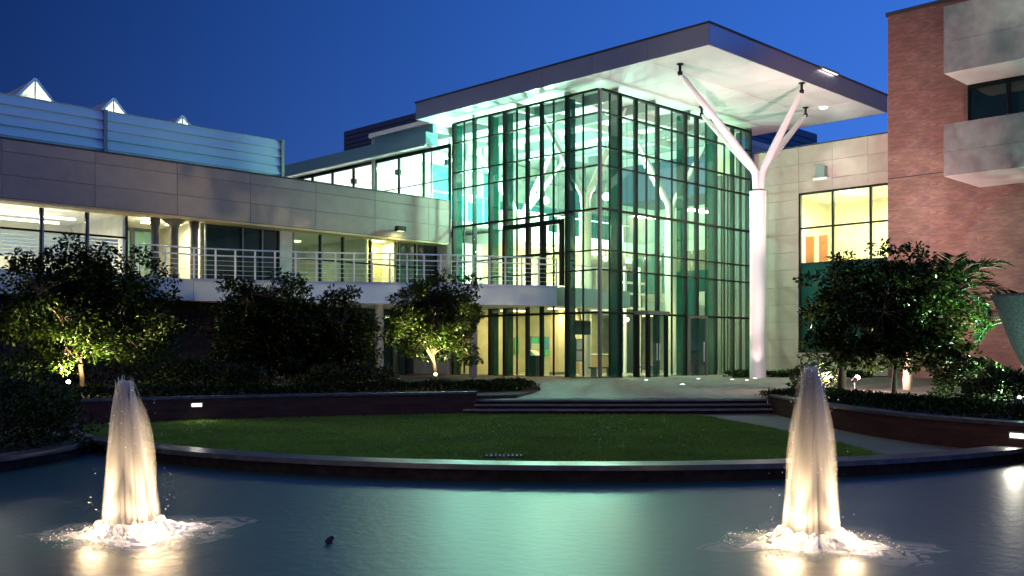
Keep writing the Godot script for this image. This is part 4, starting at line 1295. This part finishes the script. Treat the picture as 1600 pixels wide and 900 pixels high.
	put(us.mesh(), "bowl", mat(0.26, 0.34, 0.31, 0.8, 0, noise_tex(71, 0.03, 0.35, 1.0), 1.3, M.rough_b, 0.3), u, P(11.0, 20.6, 0.03))

# ---------------------------------------------------------------- planting
func planting() -> void:
	var green := Color(0.050, 0.095, 0.020)
	tree("tree", "uplit small tree with yellow green lower leaves before the wing", P(-12.25, 28.4, 0.08), 1.1, 2.4, Vector3(2.8, 2.05, 2.4), 400, 84, 0.13, green, 101)
	tree("tree", "dark unlit bushy tree before the curved balcony", P(-7.9, 32.5, 0.08), 0.9, 2.0, Vector3(2.3, 1.85, 2.0), 300, 72, 0.13, green, 202)
	tree("tree", "lower dark bushy tree between the dark tree and the uplit tree by the hall", P(-5.9, 33.6, 0.08), 0.8, 1.6, Vector3(1.8, 1.5, 1.6), 210, 68, 0.13, green, 203)
	tree("tree", "uplit round tree standing in front of the glass hall", P(-2.85, 36.8, 0.08), 0.95, 2.35, Vector3(2.1, 1.8, 1.9), 270, 80, 0.13, green, 304)
	tree("tree", "broad dark glossy leaved tree in front of the tall bright window", P(10.5, 27.4, 0.03), 1.0, 2.15, Vector3(2.75, 1.9, 2.3), 360, 80, 0.13, green, 405, "", "leaf_gloss", 0.55)
	tree("tree", "slim leafy shoot rising above the broad dark tree", P(9.6, 29.0, 0.03), 2.4, 3.5, Vector3(0.5, 0.75, 0.5), 34, 26, 0.12, green, 406)
	palm("palm with arching fronds in front of the brick wall's edge", P(13.1, 30.0, 0.03), 2.9, 22, 2.1, 11, Color(0.05, 0.115, 0.055))
	palm("lower palm with drooping fronds nearest the stone urn", P(15.05, 29.2, 0.03), 2.1, 20, 2.0, 12, Color(0.05, 0.115, 0.055))
	palm("tallest palm behind the broad dark tree", P(12.3, 31.0, 0.03), 3.1, 20, 1.9, 13, Color(0.05, 0.115, 0.055))
	# bushes
	shrub("rounded_bush", "dense rounded dark bush overhanging the pool's edge", "bush", P(-9.4, 16.6, RIM_Y - 0.05), Vector3(2.1, 1.15, 2.3), 15000, 0.085, green, 31)
	shrub("bush", "dark bush filling the frame's edge behind the rounded bush", "bush", P(-14.6, 26.0, 0.08), Vector3(2.2, 1.0, 1.6), 7000, 0.10, green, 32)
	shrub("bush", "dark bush under the dark unlit tree", "bush", P(-9.4, 30.6, 0.08), Vector3(1.8, 0.8, 1.3), 5000, 0.10, green, 33)
	shrub("bush", "dark bush below the lower dark tree", "bush", P(-5.2, 31.8, 0.08), Vector3(1.9, 0.65, 1.2), 5000, 0.10, green, 34)
	shrub("bush", "big dark shrub under the balcony's far end", "bush", P(-14.5, 35.0, 0.08), Vector3(3.0, 2.2, 1.6), 8000, 0.13, green, 35)
	shrub("bush", "wide dark shrub under the middle of the balcony", "bush", P(-8.6, 37.5, 0.08), Vector3(3.4, 1.7, 1.4), 8000, 0.13, green, 36)
	shrub("bush", "small shrub beside the two flood lamps", "bush", P(9.55, 31.6, 0.03), Vector3(0.75, 0.75, 0.7), 1500, 0.11, green, 37)
	shrub("bush", "leafy shrub at the foot of the palms", "bush", P(12.0, 25.8, 0.03), Vector3(1.3, 0.9, 1.0), 3500, 0.11, green, 38)
	shrub("bush", "dark shrub in front of the stone urn", "bush", P(11.3, 22.6, 0.03), Vector3(1.2, 0.7, 1.0), 4000, 0.09, green, 39)
	# low hedges
	hedge("hedge", "low hedge along the planter wall up to the plaza", spline([Vector2(-4.6, 27.2), Vector2(-2.4, 28.2), Vector2(-0.6, 29.0), Vector2(0.25, 30.0)], 8), 1.3, 0.08, 0.33, 9000, 0.075, green, 41)
	hedge("hedge", "low dark ground cover behind the long planter wall", spline([Vector2(-14.0, 22.6), Vector2(-11.0, 24.4), Vector2(-8.0, 26.0), Vector2(-4.8, 27.0)], 8), 2.2, 0.08, 0.28, 11000, 0.08, green, 42)
	hedge("hedge", "strip of grassy planting at the foot of the hall's end", PackedVector2Array([Vector2(10.1, 46.2), Vector2(11.2, 46.6), Vector2(12.6, 46.9), Vector2(14.0, 47.2)]), 1.0, 0.0, 0.32, 2600, 0.12, green, 43)
	hedge("hedge", "low green planting at the foot of the stone wall", PackedVector2Array([Vector2(13.0, 47.6), Vector2(14.6, 46.2), Vector2(16.0, 44.8)]), 1.2, 0.0, 0.36, 3000, 0.12, green, 44)
	hedge("hedge", "clipped ground cover on the bed behind the path wall", spline([Vector2(7.7, 26.6), Vector2(8.3, 23.0), Vector2(8.9, 19.5), Vector2(10.2, 16.8)], 8), 2.4, 0.03, 0.24, 14000, 0.07, green, 45)

# ---------------------------------------------------------------- fountains
func fountains() -> void:
	fountain("tall narrow lit jet on the pool's bush side", P(-3.63, 9.5, WATER_Y), 1.46, 21, -0.06)
	fountain("broad topped lit jet on the pool's path side", P(2.72, 9.05, WATER_Y), 1.60, 22, 0.0)
	# an idle nozzle between them
	var at := P(-1.66, 9.05, WATER_Y)
	var t := thing("pool_nozzle", "small dark idle nozzle poking out of the water between the jets", "nozzle", at)
	var s := Soup.new()
	s.tube([Vector3(0, -0.1, 0), Vector3(0, 0.02, 0)], [0.028, 0.028], 14)
	put(s.mesh(), "pipe", M.dark_metal, t, at)
	var h := Soup.new()
	h.tube([Vector3(-0.035, 0.015, 0.0), Vector3(-0.01, 0.03, 0), Vector3(0.025, 0.05, 0.01), Vector3(0.035, 0.056, 0.01)], [0.014, 0.024, 0.02, 0.016], 14)
	put(h.mesh(), "head", M.dark_metal, t, at)
	var tp := Soup.new()
	tp.tube([Vector3(0.032, 0.056, 0.01), Vector3(0.043, 0.068, 0.01)], [0.012, 0.009], 10)
	put(tp.mesh(), "tip", M.rail, t, at)

func fountain(label: String, at: Vector3, high: float, seed_: int, lean: float) -> void:
	var t := thing("fountain", label, "fountain", at, "fountain jets in the pool")
	var r := RandomNumberGenerator.new()
	r.seed = seed_
	var side := Vector3(1, 0, 1).normalized()      # across the view
	# rising core
	var core := Soup.new()
	for k in 150:
		var h := high * (1.0 - 0.30 * pow(r.randf(), 1.3))
		var a := r.randf_range(0, TAU)
		var r0 := 0.03 * sqrt(r.randf())
		var r1 := 0.10 * sqrt(r.randf())
		var pts := []; var rr := []
		for j in 9:
			var u := j / 8.0
			var q := lerpf(r0, r1, u)
			pts.append(Vector3(cos(a) * q, 0.06 + h * u, sin(a) * q) + side * lean * u)
			rr.append(lerpf(0.009, 0.005, u) * (1.0 if j < 8 else 0.3))
		core.tube(pts, rr, 3, false)
	put(core.mesh(), "jet", M.spray, t, at)
	# falling veil: every strand is the path of water thrown up and out
	var veil := Soup.new()
	for k in 1900:
		var h := high * (1.0 - 0.62 * pow(r.randf(), 1.25))
		var a := r.randf_range(0, TAU)
		var out := 0.01 + 0.21 * pow(r.randf(), 2.3)
		var r_in := 0.062 * sqrt(r.randf())
		var pts := []; var rr := []
		for j in 10:
			var u := j / 9.0
			var q := r_in + out * pow(u, r.randf_range(0.98, 1.06))
			pts.append(Vector3(cos(a) * q, h * (1.0 - u * u) + 0.01, sin(a) * q) + side * lean * (1.0 - u * u))
			rr.append(lerpf(0.007, 0.013, u))
		veil.tube(pts, rr, 3, false)
	put(veil.mesh(), "falling_spray", M.veil, t, at).set_meta("kind", "stuff")
	# droplets
	var drops := Soup.new()
	for k in 260:
		var a := r.randf_range(0, TAU)
		var hgt := pow(r.randf(), 2.2)
		var q := (0.08 + 0.27 * sqrt(1.0 - hgt)) * r.randf_range(0.4, 1.35)
		var p := Vector3(cos(a) * q, hgt * high * 0.95 + 0.01, sin(a) * q)
		var z := r.randf_range(0.003, 0.007)
		var b := rand_dir(r) * z
		var c := rand_dir(r) * z
		drops.tri(p + b, p + c, p - b - c)
		drops.tri(p - b, p - c, p + b + c)
	put(drops.mesh(), "droplets", M.froth, t, at).set_meta("kind", "stuff")
	# churned froth where it lands: a lumpy sheet with an uneven edge, and loose flecks round it
	var fr := Soup.new()
	var fn := FastNoiseLite.new()
	fn.seed = seed_
	fn.frequency = 9.0
	var ring := 72; var step := 26
	var pt := func(e: int, j: int) -> Vector3:
		var a := TAU * (e % ring) / ring
		var edge := 0.60 + 0.12 * sin(a * 3.0 + seed_) + 0.07 * sin(a * 7.0 + 1.0) + 0.12 * fn.get_noise_2d(cos(a) * 0.5, sin(a) * 0.5) + 0.10 * cos(a - 0.4)
		var q: float = edge * j / float(step)
		var p := Vector3(cos(a) * q, 0, sin(a) * q)
		var lump := fn.get_noise_2d(p.x * 1.2, p.z * 1.2) * 0.03 + fn.get_noise_2d(p.x * 4.0 + 7.0, p.z * 4.0) * 0.022
		var v := j / float(step)
		p.y = (0.035 + 0.10 * exp(-pow((q - 0.26) / 0.13, 2.0)) + lump * 1.6) * (1.0 - pow(v, 4.0)) - 0.012 * pow(v, 6.0)
		return p
	for e in ring:
		for j in step:
			if j == 0: fr.tri(pt.call(e, 0), pt.call(e + 1, 1), pt.call(e, 1))
			else: fr.quad(pt.call(e, j), pt.call(e + 1, j), pt.call(e + 1, j + 1), pt.call(e, j + 1))
	for k in 420:
		var a := r.randf_range(0, TAU)
		var q := 0.30 + 0.50 * pow(r.randf(), 1.3)
		var z := r.randf_range(0.003, 0.008)
		var p := Vector3(cos(a) * q, r.randf_range(0.0, 0.03), sin(a) * q)
		fr.lathe(p - Vector3(0, z * 0.4, 0), [Vector2(z * 1.1, 0), Vector2(z, z * 0.5), Vector2(z * 0.55, z * 0.9), Vector2(0.0005, z)], 6)
	put(fr.mesh(), "froth", M.froth, t, at).set_meta("kind", "stuff")
	var thin := Soup.new()       # thin foam drifting out over the ripples
	for e in ring:
		for j in step:
			var k := 1.55
			var lift := Vector3(0, 0.006, 0)
			var q := [pt.call(e, j), pt.call(e + 1, j), pt.call(e + 1, j + 1), pt.call(e, j + 1)]
			for w in 4: q[w] = Vector3(q[w].x * k, 0.006 + 0.12 * maxf(q[w].y, 0.0), q[w].z * k)
			if j == 0: thin.tri(q[0], q[2], q[3])
			elif fn.get_noise_2d(q[0].x * 2.0 + 30.0, q[0].z * 2.0) > -0.25 + 0.5 * float(j - 14) / step: thin.quad(q[0], q[1], q[2], q[3])
	put(thin.mesh(), "thin_foam", M.thin_foam, t, at).set_meta("kind", "stuff")
	var mist := FogVolume.new()
	mist.name = "mist"
	mist.shape = RenderingServer.FOG_VOLUME_SHAPE_ELLIPSOID
	mist.size = Vector3(0.46, high * 1.12, 0.46)
	var fm := FogMaterial.new()
	fm.albedo = Color(0.98, 0.97, 0.95)
	fm.density = 1.3
	mist.material = fm
	t.add_child(mist)
	mist.position = Vector3(0, high * 0.36, 0)
	var nz := Soup.new()
	nz.lathe(Vector3.ZERO, [Vector2(0.05, -0.3), Vector2(0.05, 0.02), Vector2(0.042, 0.1), Vector2(0.028, 0.13), Vector2(0.0, 0.13)], 16)
	put(nz.mesh(), "nozzle", M.dark_metal, t, at)
	# a ring of four lamps round the nozzle
	var warm := lin(1.0, 0.70, 0.40)
	for k in 4:
		var a := TAU * k / 4.0 + PI / 4 + PI / 4
		var p := at + Vector3(cos(a) * 0.33, 0.0, sin(a) * 0.33)
		var l := Soup.new()
		l.lathe(Vector3.ZERO, [Vector2(0.03, -0.14), Vector2(0.034, -0.01), Vector2(0.028, 0.0)], 14)
		put(l.mesh(), "lamp_housing", M.dark_metal, t, p)
		var g := Soup.new()
		g.lathe(Vector3.ZERO, [Vector2(0.028, -0.002), Vector2(0.02, 0.01), Vector2(0.001, 0.014)], 14)
		put(g.mesh(), "lamp_lens", glow_of(warm, 3.0), t, p)
		lamp_spot(t, p + Vector3(0, 0.15, 0), at + Vector3(0, 1.0, 0), warm, 0.5, 60.0, 0.04, 0.5)
		lamp_spot(t, p + Vector3(0, 0.15, 0), at + Vector3(0, 1.15, 0), warm, 4.2, 16.0, 0.03, 0.8)
		lamp_omni(t, p * 1.0 + Vector3(cos(a) * 0.05, 0.22, sin(a) * 0.05), warm, 0.2, 0.11)

# ---------------------------------------------------------------- lamps in the garden and on the plaza
func ground_lamp(label: String, at: Vector3, to: Vector3, col: Color, e: float, angle: float, size := 0.09, group := "lamps set in the plaza") -> void:
	var t := thing("ground_lamp", label, "lamp", at, group)
	var s := Soup.new()
	s.lathe(Vector3.ZERO, [Vector2(size * 1.3, -0.05), Vector2(size * 1.3, 0.008), Vector2(size, 0.012), Vector2(size, 0.004)], 18)
	put(s.mesh(), "ring", M.rail, t, at)
	var g := Soup.new()
	g.lathe(Vector3.ZERO, [Vector2(size, 0.006), Vector2(size * 0.6, 0.016), Vector2(0.001, 0.02)], 18)
	put(g.mesh(), "lens", glow_of(col, 12.0), t, at)
	lamp_spot(t, at + Vector3(0, 0.05, 0), to, col, e, angle, 0.07)

func bullet_lamp(label: String, at: Vector3, to: Vector3, col: Color, e: float, angle: float, seen: float, size := 0.09) -> void:   # a small spike lamp aimed up
	var t := thing("garden_spotlight", label, "lamp", at, "garden spotlights in the beds")
	var head := at + Vector3(0, 0.22, 0)
	bar(t, "spike", M.dark_metal, at - Vector3(0, 0.1, 0), at + Vector3(0, 0.16, 0), 0.03, 0.03)
	var f := (to - head).normalized()
	var s := Soup.new()
	s.tube([-f * 0.12, -f * 0.08, f * 0.02, f * 0.05], [size * 0.4, size * 0.65, size * 0.8, size * 0.85], 14)
	put(s.mesh(), "housing", M.dark_metal, t, head)
	var sp := SphereMesh.new()
	sp.radius = size * 0.8; sp.height = size * 1.5; sp.radial_segments = 14; sp.rings = 7
	put(sp, "lamp_lens", glow_of(col, seen), t, head + f * 0.13)
	lamp_omni(t, head + f * 0.13, col, e * 0.06, size * 0.5)
	lamp_spot(t, head + f * (0.14 + size * 1.15), to, col, e, angle, 0.06)

func lamps() -> void:
	var pink := lin(1.0, 0.64, 0.60)
	var cool := lin(0.92, 0.95, 1.0)
	ground_lamp("round plaza lamp at the foot of the vestibule", P(5.7, 42.3, 0.004), P(7.0, 43.2, 13), cool, 15.0, 40.0)
	ground_lamp("round plaza lamp out in the middle of the paving", P(6.28, 36.7, 0.004), P(8.5, 38.0, 13), cool, 28.0, 40.0)
	ground_lamp("round plaza lamp at the foot of the dark door", P(8.23, 44.0, 0.004), P(9.0, 44.0, 13), cool, 15.0, 40.0)
	ground_lamp("round plaza lamp next to the planting strip by the white column", P(9.5, 43.0, 0.004), P(11.2, 45.6, 9), pink, 19.0, 45.0)
	ground_lamp("round plaza lamp on the paving before the white column", P(9.9, 42.0, 0.004), P(12.0, 45.0, 13), pink, 19.0, 45.0)
	ground_lamp("small lamp tight against the foot of the white column", P(10.9, 44.7, 0.004), P(11.35, 46.0, 8), pink, 4.0, 40.0)
	var yel := lin(1.0, 0.82, 0.40)
	bullet_lamp("spotlight under the uplit tree before the wing", P(-11.95, 26.8, 0.08), P(-12.2, 28.2, 2.6), yel, 60.0, 62.0, 20.0, 0.07)
	bullet_lamp("spotlight under the uplit round tree by the glass hall", P(-2.70, 35.2, 0.08), P(-2.85, 36.5, 2.6), yel, 60.0, 62.0, 16.0, 0.07)
	bullet_lamp("bright flood lamp behind the fountain's top, hall side", P(9.6, 30.0, 0.16), P(14.3, 52.0, 7.5), pink, 420.0, 34.0, 40.0, 0.075)
	bullet_lamp("brightest flood lamp in the bed before the tall window", P(10.32, 30.0, 0.16), P(21.0, 36.0, 7.0), pink, 115.0, 46.0, 60.0, 0.09)
	bullet_lamp("spotlight hidden under the palms", P(14.0, 26.0, 0.2), P(18.4, 38.4, 9.2), lin(1.0, 0.9, 0.78), 330.0, 20.0, 12.0)
	bullet_lamp("cool spotlight at the foot of the low palm", P(12.4, 24.6, 0.06), P(12.0, 27.0, 2.6), lin(0.6, 1.0, 0.82), 80.0, 58.0, 10.0)
	bullet_lamp("cool spotlight in the bed aimed at the stone urn", P(9.6, 18.9, 0.06), P(10.8, 20.4, 1.8), lin(0.55, 1.0, 0.85), 1.8, 40.0, 2.0, 0.05)
	bullet_lamp("cool flood lamp in the bed aimed at the balcony's pale edge", P(-5.0, 36.4, 0.08), P(-5.9, 43.6, 3.2), lin(0.80, 0.95, 1.0), 11.0, 34.0, 8.0)
	bullet_lamp("cool spotlight between the palm trunks", P(13.0, 26.9, 0.06), P(13.2, 30.0, 3.4), lin(0.45, 1.0, 0.75), 110.0, 50.0, 8.0)
	# small brick lights let into the planter walls
	wall_light("small lit brick light in the long planter wall", left_wall, -7.35, lin(1.0, 0.93, 0.75), 0.02)
	wall_light2("small lit brick light in the path's planter wall", lin(1.0, 0.93, 0.75))
	# canopy: a recessed downlight and a strip on the fascia
	var dl := thing("downlight", "round recessed downlight in the canopy's white soffit", "lamp", W(46.4, 13.44, 24.3))
	var s := Soup.new()
	s.lathe(Vector3.ZERO, [Vector2(0.001, -0.012), Vector2(0.2, -0.012), Vector2(0.2, -0.002)], 20)
	put(s.mesh(), "lens", glow_of(lin(1, 0.97, 0.95), 6.0), dl, W(46.4, 13.44, 24.3))
	var s2 := Soup.new()
	s2.lathe(Vector3.ZERO, [Vector2(0.2, -0.02), Vector2(0.25, -0.02), Vector2(0.25, 0.0)], 20)
	put(s2.mesh(), "ring", M.white_paint, dl, W(46.4, 13.44, 24.3))
	lamp_spot(dl, W(46.4, 13.40, 24.3), W(46.4, 0, 24.3), lin(1, 0.95, 0.9), 12.0, 40.0)
	var fl := thing("strip_lamp", "short lit strip lamp on the canopy's dark front edge", "lamp", W(43.3, 14.2, 22.4))
	box(fl, "housing", M.frame_grey, 42.6, 44.2, 14.27, 14.37, 22.33, 22.455)
	box(fl, "lens", glow_of(lin(1, 0.95, 0.85), 1.6), 42.7, 44.1, 14.255, 14.269, 22.35, 22.44)
	lamp_area(fl, W(43.4, 14.25, 22.40), 1.4, 0.08, lin(1, 0.95, 0.85), 0.12)

func wall_light(label: String, line: PackedVector2Array, x: float, col: Color, _e: float) -> void:
	var k := 0
	while k < line.size() - 1 and line[k].x < x: k += 1
	var a := line[k - 1]; var b := line[k]
	var d := (b - a).normalized()
	var c := a.lerp(b, 0.5)
	var o := Vector2(d.y, -d.x)
	brick_light(label, P(c.x + o.x * 0.01, c.y + o.y * 0.01, 0.0), (P(b.x, b.y, 0) - P(a.x, a.y, 0)).normalized(), col)

func wall_light2(label: String, col: Color) -> void:
	var line := right_wall
	var best := 0
	for k in line.size():
		if absf(line[k].x / line[k].y - 0.503) < absf(line[best].x / line[best].y - 0.503): best = k
	var a := line[best - 1]; var b := line[best]
	var d := (b - a).normalized()
	var o := Vector2(d.y, -d.x)
	brick_light(label, P(b.x + o.x * 0.01, b.y + o.y * 0.01, -0.09), (P(b.x, b.y, 0) - P(a.x, a.y, 0)).normalized(), col)

func brick_light(label: String, at: Vector3, along: Vector3, col: Color) -> void:
	var t := thing("brick_light", label, "lamp", at, "brick lights in the planter walls")
	bar(t, "housing", M.frame_grey, at - along * 0.14, at + along * 0.14, 0.03, 0.12)
	var out := along.cross(Vector3.UP).normalized()
	if out.dot(-at) < 0: out = -out
	var q := at + out * 0.02
	bar(t, "lamp_lens", glow_of(col, 3.0), q - along * 0.11, q + along * 0.11, 0.012, 0.07)
	lamp_spot(t, at + out * 0.05, at + out * 0.7 + Vector3(0, -0.55, 0), col, 0.7, 65.0, 0.12)
